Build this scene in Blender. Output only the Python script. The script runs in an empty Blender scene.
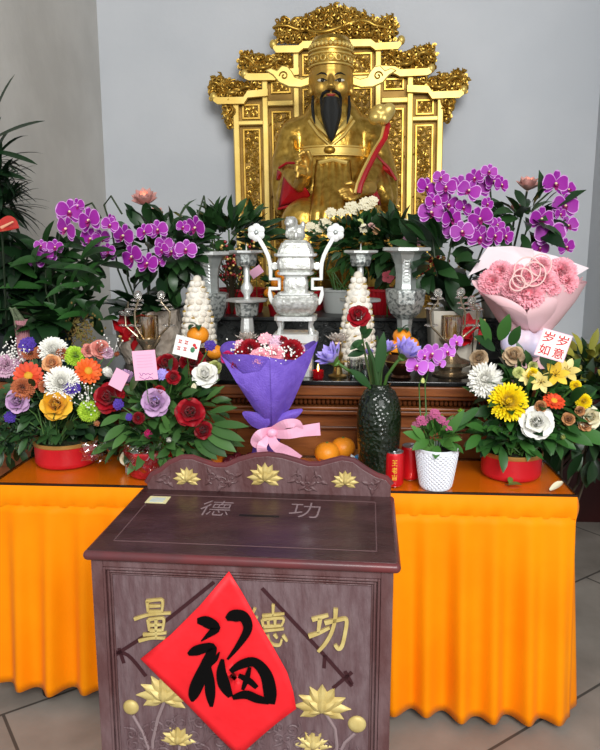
import bpy, bmesh, math, random
from mathutils import Vector, Matrix, Euler, noise
from mathutils.bvhtree import BVHTree
PI = math.pi
D = bpy.data
scene = bpy.context.scene
C = scene.collection
random.seed(7)

# ------------------------------------------------------------------ camera
CAM_P = Vector((0, 0, 1.55)); PITCH = math.radians(10.5); YAW = math.radians(3.5); FPX = 700.0
cam = D.cameras.new('camera'); co = D.objects.new('camera', cam); C.objects.link(co)
co.location = CAM_P; co.rotation_euler = (PI/2-PITCH, 0, YAW)
cam.sensor_fit = 'VERTICAL'; cam.sensor_height = 36; cam.lens = 36*FPX/750
cam.clip_start = 0.02
scene.camera = co
# ------------------------------------------------------------------ world and light
w = D.worlds.new('daylight'); scene.world = w; w.use_nodes = True
wb = w.node_tree.nodes['Background']; wb.inputs[0].default_value = (0.93, 0.97, 1.0, 1); wb.inputs[1].default_value = 0.72

def area(name, loc, target, sx, sy, power, col=(1, 1, 1)):
    l = D.lights.new(name, 'AREA'); l.shape = 'RECTANGLE'; l.size = sx; l.size_y = sy; l.energy = power; l.color = col
    o = D.objects.new(name, l); C.objects.link(o); o.location = loc
    o.rotation_euler = (Vector(target)-Vector(loc)).to_track_quat('-Z', 'Y').to_euler()
    return o
area('courtyard_daylight', (0.9, -2.4, 3.6), (0.0, 3.2, 1.2), 2.6, 2.0, 300, (1, 0.99, 0.97))
scene.view_settings.view_transform = 'Standard'; scene.view_settings.look = 'None'
scene.view_settings.exposure = -0.02; scene.view_settings.gamma = 1.0; scene.view_settings.use_curve_mapping = False

# ------------------------------------------------------------------ pixel rays of the photograph's frame (600 x 750)
_R = Euler((PI/2-PITCH, 0, YAW)).to_matrix()
def ray(px, py): return (_R @ Vector(((px-300)/FPX, (375-py)/FPX, -1)))
def at(px, py, Y):
    d = ray(px, py); return CAM_P + d*(Y/d.y)
def onz(px, py, z):
    d = ray(px, py); return CAM_P + d*((z-CAM_P.z)/d.z)
def ppm(Y): return Y*1.02/FPX       # metres per pixel near distance Y

# ------------------------------------------------------------------ mesh building
class MB:
    def __init__(s): s.v = []; s.f = []; s.m = []
    def add(s, vs, fs, mi=0, T=None):
        n = len(s.v)
        for q in vs:
            q = Vector(q); s.v.append(T @ q if T is not None else q)
        for i, f in enumerate(fs):
            s.f.append([n+k for k in f]); s.m.append(mi[i] if isinstance(mi, list) else mi)
        return s
    def box(s, c, d, mi=0, T=None):
        x, y, z = c; a, b, e = d[0]/2, d[1]/2, d[2]/2
        vs = [(x+i*a, y+j*b, z+k*e) for k in (-1, 1) for j in (-1, 1) for i in (-1, 1)]
        return s.add(vs, [(0, 2, 3, 1), (4, 5, 7, 6), (0, 1, 5, 4), (2, 6, 7, 3), (0, 4, 6, 2), (1, 3, 7, 5)], mi, T)
    def lathe(s, prof, n=24, mi=0, T=None, sq=0, cap=True, rot=0, ex=1, ey=1):
        vs = []
        for r, z in prof:
            for k in range(n):
                a = 2*PI*k/n+rot; c_, s_ = math.cos(a), math.sin(a)
                q = 1
                if sq: q = (abs(c_)**sq+abs(s_)**sq)**(-1/sq)
                vs.append((r*q*c_*ex, r*q*s_*ey, z))
        fs = []
        for i in range(len(prof)-1):
            for k in range(n):
                fs.append((i*n+k, i*n+(k+1) % n, (i+1)*n+(k+1) % n, (i+1)*n+k))
        if cap:
            fs.append(tuple(reversed(range(n)))); fs.append(tuple((len(prof)-1)*n+k for k in range(n)))
        return s.add(vs, fs, mi, T)
    def tube(s, pts, r, n=8, mi=0, T=None, flat=1.0, cap=True):
        pts = [Vector(p) for p in pts]; m = len(pts)
        rs = r if isinstance(r, (list, tuple)) else [r]*m
        vs = []; up = None
        for i, p in enumerate(pts):
            t = (pts[min(i+1, m-1)]-pts[max(i-1, 0)])
            if t.length < 1e-9: t = Vector((0, 0, 1))
            t.normalize()
            if up is None:
                up = Vector((0, 1, 0)) if abs(t.y) < .9 else Vector((1, 0, 0))
            b = t.cross(up)
            if b.length < 1e-6: b = t.orthogonal()
            b.normalize(); u = b.cross(t).normalized(); up = u
            for k in range(n):
                a = 2*PI*k/n
                vs.append(p+b*(math.cos(a)*rs[i])+u*(math.sin(a)*rs[i]*flat))
        fs = [(i*n+k, i*n+(k+1) % n, (i+1)*n+(k+1) % n, (i+1)*n+k) for i in range(m-1) for k in range(n)]
        if cap: fs += [tuple(reversed(range(n))), tuple((m-1)*n+k for k in range(n))]
        return s.add(vs, fs, mi, T)
    def ell(s, c, r, nu=14, nv=9, mi=0, T=None):
        c = Vector(c); vs = [c+Vector((0, 0, -r[2]))]
        for j in range(1, nv):
            b = -PI/2+PI*j/nv
            for k in range(nu):
                a = 2*PI*k/nu; vs.append(c+Vector((r[0]*math.cos(a)*math.cos(b), r[1]*math.sin(a)*math.cos(b), r[2]*math.sin(b))))
        vs.append(c+Vector((0, 0, r[2])))
        fs = [(0, 1+(k+1) % nu, 1+k) for k in range(nu)]
        for j in range(nv-2):
            for k in range(nu):
                a = 1+j*nu; fs.append((a+k, a+(k+1) % nu, a+nu+(k+1) % nu, a+nu+k))
        l = len(vs)-1; a = 1+(nv-2)*nu
        fs += [(a+k, a+(k+1) % nu, l) for k in range(nu)]
        return s.add(vs, fs, mi, T)
    def prism(s, poly, h, T=None, mi=0, z0=0):
        """closed 2-D outline (x, y), thickness h along z"""
        A = sum(poly[i][0]*poly[(i+1) % len(poly)][1]-poly[(i+1) % len(poly)][0]*poly[i][1] for i in range(len(poly)))
        if A < 0: poly = poly[::-1]
        n = len(poly)
        vs = [(p[0], p[1], z0) for p in poly]+[(p[0], p[1], z0+h) for p in poly]
        fs = [tuple(reversed(range(n))), tuple(range(n, 2*n))]+[(i, (i+1) % n, n+(i+1) % n, n+i) for i in range(n)]
        return s.add(vs, fs, mi, T)
    def grid(s, rows, mi=0, T=None, closed=False):
        n = len(rows[0]); vs = [p for r in rows for p in r]; fs = []; ms = []
        for i in range(len(rows)-1):
            for k in range(n if closed else n-1):
                fs.append((i*n+k, i*n+(k+1) % n, (i+1)*n+(k+1) % n, (i+1)*n+k))
                ms.append(mi(i, k) if callable(mi) else mi)
        return s.add(vs, fs, ms, T)
    def mesh(s, name, mats, smooth=True, ang=40):
        me = D.meshes.new(name); me.from_pydata([tuple(v) for v in s.v], [], s.f)
        if not isinstance(mats, (list, tuple)): mats = [mats]
        for m in mats: me.materials.append(m)
        me.polygons.foreach_set('material_index', s.m)
        me.polygons.foreach_set('use_smooth', [smooth]*len(s.f))
        me.validate(); me.update()
        if smooth: me.set_sharp_from_angle(angle=math.radians(ang))
        return me
    def build(s, name, mats, parent=None, off=None, smooth=True, ang=40, bevel=0, seg=2):
        if off is not None: s.v = [v-off for v in s.v]
        o = D.objects.new(name, s.mesh(name, mats, smooth, ang)); C.objects.link(o)
        if parent is not None: o.parent = parent
        if bevel:
            b = o.modifiers.new('bevel', 'BEVEL'); b.width = bevel; b.segments = seg; b.limit_method = 'ANGLE'; b.angle_limit = math.radians(35)
        return o

def tag(o, label=None, cat=None, group=None, kind=None):
    if label: o['label'] = label
    if cat: o['category'] = cat
    if group: o['group'] = group
    if kind or cat: o['kind'] = kind or 'thing'
    return o
def empty(name, label, cat, loc=(0, 0, 0), rz=0, group=None):
    o = D.objects.new(name, None); C.objects.link(o); o.location = loc; o.rotation_euler = (0, 0, rz); o.empty_display_size = .05
    return tag(o, label, cat, group)
def copy_tree(o, parent=None, loc=None, rz=None, label=None):
    c = o.copy(); C.objects.link(c); c.parent = parent
    if loc is not None: c.location = loc
    if rz is not None: c.rotation_euler = (0, 0, rz)
    if label: c['label'] = label
    for ch in list(o.children):
        d = ch.copy(); C.objects.link(d); d.parent = c
        for g in list(ch.children):
            e = g.copy(); C.objects.link(e); e.parent = d
    return c
def remesh(o, voxel, it=4, fac=.5):
    r = o.modifiers.new('skin', 'REMESH'); r.mode = 'VOXEL'; r.voxel_size = voxel; r.use_smooth_shade = True
    m = o.modifiers.new('soft', 'SMOOTH'); m.iterations = it; m.factor = fac
    return o
def face_to(d, roll=0):
    return (Vector(d).to_track_quat('Z', 'Y').to_matrix().to_4x4() @ Matrix.Rotation(roll, 4, 'Z'))
def frame(o, x, y, z=None):
    x = Vector(x).normalized(); y = Vector(y); z = x.cross(y).normalized() if z is None else Vector(z).normalized(); y = z.cross(x)
    return Matrix(((x.x, y.x, z.x, o[0]), (x.y, y.y, z.y, o[1]), (x.z, y.z, z.z, o[2]), (0, 0, 0, 1)))
def wallT(o):          # x right, y up, z towards the viewer (-Y)
    return frame(o, (1, 0, 0), (0, 0, 1))

# ------------------------------------------------------------------ materials
def lin(c):
    if isinstance(c, str): c = tuple(int(c[i:i+2], 16) for i in (0, 2, 4))
    return tuple(((v/255)/12.92 if v/255 <= .04045 else ((v/255+.055)/1.055)**2.4) for v in c)+(1,)
_M = {}
def mat(name, col, rough=.5, metal=0, col2=None, ns=8, bump=0, bs=60, bkind='noise', island=None, coat=0, trans=0, ior=1.45, emit=0, sss=0, spec=.5, sheen=0, stretch=None, detail=4, ramp=(.35, .65), bdist=.02, ecol=None, subw=None):
    if name in _M: return _M[name]
    m = D.materials.new(name); m.use_nodes = True; nt = m.node_tree; N = nt.nodes; L = nt.links
    b = N['Principled BSDF']; I = b.inputs
    I['Base Color'].default_value = lin(col); I['Roughness'].default_value = rough; I['Metallic'].default_value = metal
    I['Specular IOR Level'].default_value = spec; I['IOR'].default_value = ior
    if coat: I['Coat Weight'].default_value = coat; I['Coat Roughness'].default_value = .08
    if trans: I['Transmission Weight'].default_value = trans
    if sheen: I['Sheen Weight'].default_value = sheen; I['Sheen Roughness'].default_value = .4
    if emit: I['Emission Color'].default_value = lin(ecol or col); I['Emission Strength'].default_value = emit
    if sss: I['Subsurface Weight'].default_value = sss; I['Subsurface Radius'].default_value = (.01, .006, .004)
    tc = N.new('ShaderNodeTexCoord'); src = tc.outputs['Object']
    if stretch:
        mp = N.new('ShaderNodeMapping'); mp.inputs['Scale'].default_value = stretch; L.new(src, mp.inputs[0]); src = mp.outputs[0]
    out = None
    if col2 is not None:
        nz = N.new('ShaderNodeTexNoise'); nz.inputs['Scale'].default_value = ns; nz.inputs['Detail'].default_value = detail; L.new(src, nz.inputs['Vector'])
        rp = N.new('ShaderNodeValToRGB'); rp.color_ramp.elements[0].position = ramp[0]; rp.color_ramp.elements[1].position = ramp[1]
        rp.color_ramp.elements[0].color = lin(col); rp.color_ramp.elements[1].color = lin(col2)
        L.new(nz.outputs[0], rp.inputs[0]); out = rp.outputs[0]
    if island is not None:
        g = N.new('ShaderNodeNewGeometry'); mx = N.new('ShaderNodeMix'); mx.data_type = 'RGBA'
        L.new(g.outputs['Random Per Island'], mx.inputs[0])
        if out: L.new(out, mx.inputs[6])
        else: mx.inputs[6].default_value = lin(col)
        mx.inputs[7].default_value = lin(island); out = mx.outputs[2]
    if out: L.new(out, I['Base Color'])
    if bump:
        if bkind == 'voronoi':
            t = N.new('ShaderNodeTexVoronoi'); t.inputs['Scale'].default_value = bs; o2 = t.outputs['Distance']
        elif bkind == 'wave':
            t = N.new('ShaderNodeTexWave'); t.inputs['Scale'].default_value = bs; t.inputs['Distortion'].default_value = 3; o2 = t.outputs[0]
        else:
            t = N.new('ShaderNodeTexNoise'); t.inputs['Scale'].default_value = bs; t.inputs['Detail'].default_value = 3; o2 = t.outputs[0]
        L.new(src, t.inputs['Vector'])
        bp = N.new('ShaderNodeBump'); bp.inputs['Strength'].default_value = bump; bp.inputs['Distance'].default_value = bdist
        L.new(o2, bp.inputs['Height']); L.new(bp.outputs[0], I['Normal'])
    _M[name] = m
    return m
def sheet_glass(name, tint, rough=.03, refl=.5):
    if name in _M: return _M[name]
    m = D.materials.new(name); m.use_nodes = True; nt = m.node_tree; N = nt.nodes; L = nt.links
    N.remove(N['Principled BSDF']); t = N.new('ShaderNodeBsdfTransparent'); t.inputs[0].default_value = lin(tint)
    g = N.new('ShaderNodeBsdfGlossy'); g.inputs['Roughness'].default_value = rough
    fr = N.new('ShaderNodeLayerWeight'); pw = N.new('ShaderNodeMath'); pw.operation = 'POWER'; pw.inputs[1].default_value = 4; L.new(fr.outputs['Facing'], pw.inputs[0])
    mm = N.new('ShaderNodeMath'); mm.operation = 'MULTIPLY_ADD'; mm.inputs[1].default_value = refl*.8; mm.inputs[2].default_value = refl*.16; mm.use_clamp = True; L.new(pw.outputs[0], mm.inputs[0])
    mx = N.new('ShaderNodeMixShader'); L.new(mm.outputs[0], mx.inputs[0]); L.new(t.outputs[0], mx.inputs[1]); L.new(g.outputs[0], mx.inputs[2])
    L.new(mx.outputs[0], N['Material Output'].inputs[0]); _M[name] = m
    return m
def leafmat(name, a, b, rough=.38): return mat(name, a, rough, island=b, spec=.5)
GOLD = mat('bright_gold', 'E8CB78', .42, .55, 'DDBB60', 6)
GOLD_OLD = mat('antique_gold', 'CFAA52', .38, .8, 'AE8632', 14)
GOLD_DARK = mat('dark_gilt_ground', 'A07C38', .5, .5, '86662A', 10)
GOLD_ROBE = mat('robe_gold', 'DDB658', .33, .9, 'B68C38', 30, bump=.32, bs=48, bdist=.008)
GOLD_SKIN = mat('skin_gold', 'CBA350', .45, .8)
GOLD_PAINT = mat('gold_paint', 'D2BE7C', .5, .2, 'BDA562', 30)
SILVER = mat('silver', 'E8EAE7', .38, .55, 'D6D8D5', 20, bump=.06, bs=120)
SILVER_EMB = mat('embossed_silver', 'E4E5E0', .4, .55, 'B4B4AC', 80, bump=.45, bs=80, bdist=.006)
SILVER_WHITE = mat('white_silver', 'E9EAE6', .35, .35)
PEWTER = mat('pewter', 'C2C7C4', .42, .7, 'AEB4B1', 25)
PEWTER_EMB = mat('openwork_pewter', 'C8CCC8', .42, .65, '7A807E', 75, bump=.3, bs=80, bdist=.006, ramp=(.47, .58))
BLACK = mat('black_lacquer', '0C0C0D', .2)
INK = mat('ink', '080707', .8, spec=.1)
RED = mat('red_paint', 'B01420', .45)
DGREEN = leafmat('dark_leaf', '16341A', '2C5526')
MGREEN = leafmat('mid_leaf', '27501F', '4A7A33')
LGREEN = leafmat('light_leaf', '5C8A34', '8FAE58')
BGREEN = leafmat('black_green_leaf', '0C1D10', '1C3A1D')
STEM = mat('green_stem', '3F6326', .5)
BSTEM = mat('brown_stem', '3A3020', .6)
# ================================================================== the setting
plaster = mat('wall_plaster', 'CED1D5', .75, col2='C5C9CE', ns=1.6, bump=.05, bs=30)
plaster_l = mat('side_wall_plaster', 'D8D5CF', .8, col2='C8C5BF', ns=2.2, bump=.08, bs=25)
YB = 4.6; XW = 1.545
o = MB().box((0, YB+.06, 1.9), (2*XW+.4, .12, 3.9)).build('wall_back', plaster, smooth=False); tag(o, kind='structure')
o = MB().box((-XW-.06, 2.95, 1.9), (.12, 3.3, 3.9)).build('wall_left', plaster_l, smooth=False); tag(o, kind='structure')
o = MB().box((XW+.06, 3.05, 1.9), (.12, 3.1, 3.9)).build('wall_right', plaster, smooth=False); tag(o, kind='structure')
o = MB().box((0, 3.0, 3.9), (2*XW+.4, 3.6, .1)).build('ceiling', plaster, smooth=False); tag(o, kind='structure')
# stone flags laid on the diagonal
fm = D.materials.new('stone_flags'); fm.use_nodes = True; nt = fm.node_tree; N = nt.nodes; L = nt.links
b_ = N['Principled BSDF']; tc = N.new('ShaderNodeTexCoord'); mp = N.new('ShaderNodeMapping'); mp.inputs['Rotation'].default_value = (0, 0, math.radians(-38)); mp.inputs['Location'].default_value = (.13, .3, 0)
L.new(tc.outputs['Object'], mp.inputs[0]); br = N.new('ShaderNodeTexBrick'); br.inputs['Scale'].default_value = 1.0
br.inputs['Brick Width'].default_value = 1.0; br.inputs['Row Height'].default_value = .52; br.inputs['Mortar Size'].default_value = .006; br.inputs['Mortar Smooth'].default_value = .3
br.inputs['Color1'].default_value = lin('98928A'); br.inputs['Color2'].default_value = lin('8E877F'); br.inputs['Mortar'].default_value = lin('4E4A45')
L.new(mp.outputs[0], br.inputs[0]); nz = N.new('ShaderNodeTexNoise'); nz.inputs['Scale'].default_value = 3.5; nz.inputs['Detail'].default_value = 8; L.new(tc.outputs['Object'], nz.inputs['Vector'])
rp = N.new('ShaderNodeValToRGB'); rp.color_ramp.elements[0].color = (.62, .6, .58, 1); rp.color_ramp.elements[1].color = (1.12, 1.1, 1.08, 1); rp.color_ramp.elements[0].position = .3; rp.color_ramp.elements[1].position = .7
L.new(nz.outputs[0], rp.inputs[0]); mx = N.new('ShaderNodeMix'); mx.data_type = 'RGBA'; mx.blend_type = 'MULTIPLY'; mx.inputs[0].default_value = 1
L.new(br.outputs[0], mx.inputs[6]); L.new(rp.outputs[0], mx.inputs[7]); L.new(mx.outputs[2], b_.inputs['Base Color']); b_.inputs['Roughness'].default_value = .62
bp = N.new('ShaderNodeBump'); bp.inputs['Strength'].default_value = .3; bp.inputs['Distance'].default_value = .01; L.new(nz.outputs[0], bp.inputs['Height']); L.new(bp.outputs[0], b_.inputs['Normal'])
o = MB().box((0, 1.6, -.05), (7, 8, .1)).build('floor', fm, smooth=False); tag(o, kind='structure')
# raised plinth along the back wall
maroon = mat('maroon_tile', '35100F', .3, col2='2A0C0C', ns=4)
palestone = mat('pale_stone', 'C9CBC6', .5, col2='BFC1BC', ns=9)
o = MB().box((0, 4.23, .46), (2*XW, .74, .92)).box((0, 4.22, .94), (2*XW, .76, .04), 1).build('trim_1', [maroon, palestone], smooth=False); tag(o, kind='structure')
TZ = .793; AZ = 1.07; GZ = 1.24; PZ = .96

# ================================================================== offering table, cloth, glass
orange = mat('orange_velvet', 'FF9404', .6, col2='FB8C02', ns=5, sheen=.03, spec=.12)
TX0, TX1, TY0, TY1 = -1.13, .727, 2.105, 2.46
blackm = mat('black_enamel', '121212', .35)
t = empty('offering_table', 'long offering table whose black legs show under the orange skirt', 'table', (0, 0, 0))
MB().box(((TX0+TX1)/2, (TY0+TY1)/2, .762), (TX1-TX0-.06, TY1-TY0-.06, .03)).build('tabletop', blackm, t, smooth=False)
for x in (TX0+.12, TX1-.14):
    for y in (TY0+.055, TY1-.055):
        lg = MB().tube([(x, y, .03), (x, y, .747)], .017, 12).build('leg', blackm, t)
        MB().lathe([(.024, 0), (.028, .006), (.028, .03), (.02, .04)], 16, T=Matrix.Translation((x, y, 0))).build('foot', blackm, lg)
def skirt_pts(zf, amp, x):  # pleated front line
    pass
cl = MB()
path = []       # along left side, front, right side
nfront = 320
def pleat(s):
    q = math.sin(s*2*PI/.108+.9*math.sin(s*3.1)+.4); return .85*q+.10*math.sin(s*2*PI/.054+1.3*math.sin(s*2.3))+.3*math.sin(s*2*PI/.23)
for k in range(30): path.append((TX0, TY1-(TY1-TY0)*k/30, -1, 0))
for k in range(nfront+1): path.append((TX0+(TX1-TX0)*k/nfront, TY0, 0, -1))
for k in range(1, 31): path.append((TX1, TY0+(TY1-TY0)*k/30, 1, 0))
rows = []; nz_ = 22
ss = [0]
for i in range(1, len(path)): ss.append(ss[-1]+math.hypot(path[i][0]-path[i-1][0], path[i][1]-path[i-1][1]))
for j in range(nz_+1):
    u = j/nz_; r_ = []
    for i, p in enumerate(path):
        z = .722-(.722-(.078-.056*(p[0]-TX0)/(TX1-TX0)))*u
        ed = min(abs(p[0]-TX0), abs(p[0]-TX1)) if p[3] else 1
        a = (.003+.026*u**.7)*pleat(ss[i])+.004+.014*u+.006
        if p[3]: a *= min(1, .35+.65*ed/.05)
        fl = .03*u
        ox = p[0]+p[2]*(a+fl)+(0 if p[3] == 0 else fl*1.0*((p[0]-(TX0+TX1)/2)/((TX1-TX0)/2)))
        oy = p[1]+p[3]*a
        r_.append((ox, oy, z+.006*math.sin(ss[i]*9)*u))
    rows.append(r_)
sk = MB().grid(rows)
cloth = empty('tablecloth', 'orange velvet cloth with pleated skirt draped over the offering table', 'tablecloth', (0, 0, 0))
o = sk.build('pleated_skirt', orange, cloth, ang=180)
sd = o.modifiers.new('cloth_thickness', 'SOLIDIFY'); sd.thickness = .002
band = MB(); rows = []
for j in range(7):
    u = j/6; z = TZ-.006-.07*u; r_ = []
    for i, p in enumerate(path):
        a = .005+.008*math.sin(u*PI)+.0022*math.sin(ss[i]*61+u*4)*u+.0015*math.sin(ss[i]*140)*u+.004*u
        r_.append((p[0]+p[2]*a, p[1]+p[3]*a, z))
    rows.append(r_)
band.grid(rows)
band.box(((TX0+TX1)/2, (TY0+TY1)/2, TZ-.0125), (TX1-TX0, TY1-TY0, .011))
o = band.build('cloth_top', orange, cloth, ang=60)
gl = empty('table_glass', 'tinted glass sheet with a dark edge covering the orange tabletop', 'glass sheet', (0, 0, 0))
MB().box(((TX0+TX1)/2, (TY0+TY1)/2, TZ-.003), (TX1-TX0-.012, TY1-TY0-.012, .006)).build('pane', sheet_glass('bronze_glass', 'FBF5E4', .16, .5), gl, smooth=False)
eb = mat('dark_glass_edge', '24150C', .2)
e = MB()
for (c, d) in (((TX0+TX1)/2, TY0), (TX1-TX0, .006)), (((TX0+TX1)/2, TY1), (TX1-TX0, .006)): e.box((c[0], c[1], TZ-.004), (d[0], d[1], .0085))
for x in (TX0, TX1): e.box((x, (TY0+TY1)/2, TZ-.004), (.006, TY1-TY0, .0085))
e.build('edge', eb, gl, smooth=False)

# ================================================================== text helper
def text_mesh(s, size=1, ext=.02, off=0, bev=0, mats=None, name='characters'):
    cu = D.curves.new('t', 'FONT'); cu.body = s; cu.size = size; cu.extrude = ext; cu.offset = off; cu.bevel_depth = bev; cu.bevel_resolution = 1
    cu.align_x = 'CENTER'; cu.align_y = 'CENTER'; cu.resolution_u = 4
    ob = D.objects.new('t', cu); C.objects.link(ob)
    dg = bpy.context.evaluated_depsgraph_get(); dg.update()
    me = D.meshes.new_from_object(ob.evaluated_get(dg)); D.objects.remove(ob); D.curves.remove(cu)
    me.name = name; me.materials.clear()
    xs = [v.co.x for v in me.vertices]; ys = [v.co.y for v in me.vertices]
    cx = (min(xs)+max(xs))/2; cy = (min(ys)+max(ys))/2; k = size/max(max(ys)-min(ys), 1e-6)
    kx = size/max(max(xs)-min(xs), 1e-6)
    for v in me.vertices: v.co.x = (v.co.x-cx); v.co.y = (v.co.y-cy)
    if mats: me.materials.append(mats)
    return me, (max(xs)-min(xs), max(ys)-min(ys))
def put_text(s, name, T, w, h, m, parent, ext=.001, off=0, bev=0):
    me, (mw, mh) = text_mesh(s, 1, 0.5 if ext else 0, off, bev, m, name)
    zs = [v.co.z for v in me.vertices]; zr = max(max(zs)-min(zs), 1e-6)
    for v in me.vertices:
        v.co = Vector((v.co.x*w/mw, v.co.y*h/mh, (v.co.z-min(zs))/zr*ext))
    me.transform(T)
    o = D.objects.new(name, me); C.objects.link(o); o.parent = parent
    return o
def brush(mb, pts, T, h, mi=0, n=5, z0=0):
    """a brush stroke: points (x, y, width) -> smooth outline, thickness h"""
    P = []
    m = len(pts)
    for i in range(m-1):
        p0, p1, p2, p3 = pts[max(i-1, 0)], pts[i], pts[i+1], pts[min(i+2, m-1)]
        for k in range(n):
            t_ = k/n
            P.append([.5*((2*p1[c])+(-p0[c]+p2[c])*t_+(2*p0[c]-5*p1[c]+4*p2[c]-p3[c])*t_**2+(-p0[c]+3*p1[c]-3*p2[c]+p3[c])*t_**3) for c in range(3)])
    P.append(list(pts[-1]))
    ra, rb = [], []
    for i, p in enumerate(P):
        a = P[max(i-1, 0)]; b = P[min(i+1, len(P)-1)]; dx, dy = b[0]-a[0], b[1]-a[1]; l = math.hypot(dx, dy) or 1
        nx, ny = -dy/l, dx/l; hw = max(p[2], .0)/2
        ra.append((p[0]+nx*hw, p[1]+ny*hw)); rb.append((p[0]-nx*hw, p[1]-ny*hw))
    vs = [(x, y, z0+h) for x, y in ra]+[(x, y, z0+h) for x, y in rb]+[(x, y, z0) for x, y in ra]+[(x, y, z0) for x, y in rb]
    n_ = len(P); fs = []
    for i in range(n_-1):
        fs += [(i, n_+i, n_+i+1, i+1), (i, i+1, 2*n_+i+1, 2*n_+i), (n_+i, 3*n_+i, 3*n_+i+1, n_+i+1)]
    fs += [(0, 2*n_, 3*n_, n_), (n_-1, 2*n_-1, 4*n_-1, 3*n_-1)]
    mb.add(vs, fs, mi, T)
def spiral(cx, cy, r, turns=1.4, a0=0, sgn=1, n=14):
    return [(cx+r*(1-.86*i/n)*math.cos(a0+sgn*2*PI*turns*i/n), cy+r*(1-.86*i/n)*math.sin(a0+sgn*2*PI*turns*i/n)) for i in range(n+1)]
def inside(p, poly):
    c = False; n = len(poly)
    for i in range(n):
        a, b = poly[i], poly[i-1]
        if (a[1] > p[1]) != (b[1] > p[1]) and p[0] < (b[0]-a[0])*(p[1]-a[1])/(b[1]-a[1]+1e-12)+a[0]: c = not c
    return c
def scrolls(mb, poly, r, count, T, rad, rng, z=.0, tn=5, mi=0, jz=0):
    """carved scrollwork filling an outline: many small spiral tendrils with leaf curls"""
    xs = [p[0] for p in poly]; ys = [p[1] for p in poly]; done = []
    for k in range(count*12):
        if len(done) >= count: break
        p = (rng.uniform(min(xs), max(xs)), rng.uniform(min(ys), max(ys)))
        rr = r*rng.uniform(.65, 1.25)
        if not inside(p, poly) or any(math.hypot(p[0]-q[0], p[1]-q[1]) < (rr+q[2])*.74 for q in done): continue
        done.append((p[0], p[1], rr)); a = rng.uniform(0, 6.28); sg = rng.choice((-1, 1)); zz = z+rng.uniform(0, jz)
        sp = spiral(p[0], p[1], rr, rng.uniform(1.1, 1.6), a, sg, 13)
        tail = (sp[0][0]+rr*.9*math.cos(a-sg*1.2), sp[0][1]+rr*.9*math.sin(a-sg*1.2))
        pts = [(*tail, zz)]+[(x, y, zz+rad*.5*i/13) for i, (x, y) in enumerate(sp)]
        mb.tube(pts, [rad*.4]+[rad*(1.05-.3*i/13) for i in range(14)], tn, mi, T)
        if rng.random() < .8:
            b = a+rng.uniform(1.5, 4.5)
            mb.tube([(p[0]+rr*.8*math.cos(b), p[1]+rr*.8*math.sin(b), zz), (p[0]+rr*1.25*math.cos(b+.3), p[1]+rr*1.25*math.sin(b+.3), zz+rad), (p[0]+rr*1.6*math.cos(b+.75), p[1]+rr*1.6*math.sin(b+.75), zz)], [rad*.8, rad*.9, rad*.25], tn, mi, T)
def flat_petal(mb, T, ang, r0, L_, W_, h, mi=0, n=6, bend=0):
    """a raised relief petal lying in the T plane"""
    rows = []
    for i in range(n+1):
        s = i/n; wdt = W_*math.sin(PI*min(1, s*.93+.07)**.8)*.5; rr = []
        for k in range(5):
            q = (k-2)/2
            x = r0+L_*s; y = q*wdt
            z = h*(1-abs(q)**2)*(.35+.65*math.sin(PI*min(1, .15+s*.8))) if abs(q) < 1 else 0
            a = ang+bend*s
            rr.append((x*math.cos(a)-y*math.sin(a), x*math.sin(a)+y*math.cos(a), z+.0004))
        rows.append(rr)
    mb.grid(rows, mi, T)
def relief_lotus(mb, T, s, full=True):
    for a in (206, -26) if full else (): flat_petal(mb, T, math.radians(a), s*.10, s*.78, s*.42, s*.08)
    for a in (178, 2): flat_petal(mb, T, math.radians(a), s*.05, s*1.0, s*.46, s*.11)
    for a in (150, 30): flat_petal(mb, T @ Matrix.Translation((0, 0, s*.01)), math.radians(a), s*.05, s*.92, s*.48, s*.13)
    for a in (118, 62): flat_petal(mb, T, math.radians(a), s*.05, s*.9, s*.46, s*.15)
    flat_petal(mb, T, math.radians(90), s*.02, s*.94, s*.5, s*.17)
    for a in (140, 40): flat_petal(mb, T @ Matrix.Translation((0, -s*.06, s*.05)), math.radians(a), s*.0, s*.66, s*.46, s*.17)
    flat_petal(mb, T @ Matrix.Translation((0, -s*.08, s*.08)), math.radians(90), s*.0, s*.56, s*.52, s*.2)
    flat_petal(mb, T @ Matrix.Translation((0, -s*.05, s*.05)), math.radians(196), s*.0, s*.5, s*.3, s*.12); flat_petal(mb, T @ Matrix.Translation((0, -s*.05, s*.05)), math.radians(-16), s*.0, s*.5, s*.3, s*.12)

# ================================================================== carved offering box
wood = mat('maroon_lacquered_wood', '5A3A3A', .45, col2='776062', ns=14, bump=.3, bs=70, stretch=(1, 1, .35), ramp=(.4, .75))
wood_f = mat('carved_panel_wood', '60474A', .5, col2='786568', ns=34, bump=.5, bs=60, ramp=(.35, .8), bdist=.012, stretch=(1.6, 1, .4))
wood_lid = mat('glossy_lid_wood', '341C1C', .34, col2='4A2E2E', ns=6, bump=.12, bs=35, coat=.08, stretch=(1, 2.2, 1))
wood_rim = mat('rubbed_rim_wood', '6A3032', .3, col2='553033', ns=10)
dark_slot = mat('slot_dark', '0A0506', .6)
BR = math.radians(-2.0); BL = Vector((-.2325, 1.765, 0))
box = empty('offering_box', 'carved maroon wooden merit box with gold characters standing before the table', 'donation box', BL, BR)
BM = Matrix.Translation(BL) @ Matrix.Rotation(BR, 4, 'Z'); BI = BM.inverted()
def hit(px, py, M_, axis='y', val=0):
    """pixel ray against a plane of a local frame"""
    o_ = M_.inverted() @ CAM_P; d_ = M_.inverted().to_3x3() @ ray(px, py)
    k = {'x': 0, 'y': 1, 'z': 2}[axis]; t_ = (val-o_[k])/d_[k]
    return o_+d_*t_
HW = .3655; YF = -.212; YK = .215; ZB = .80
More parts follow.
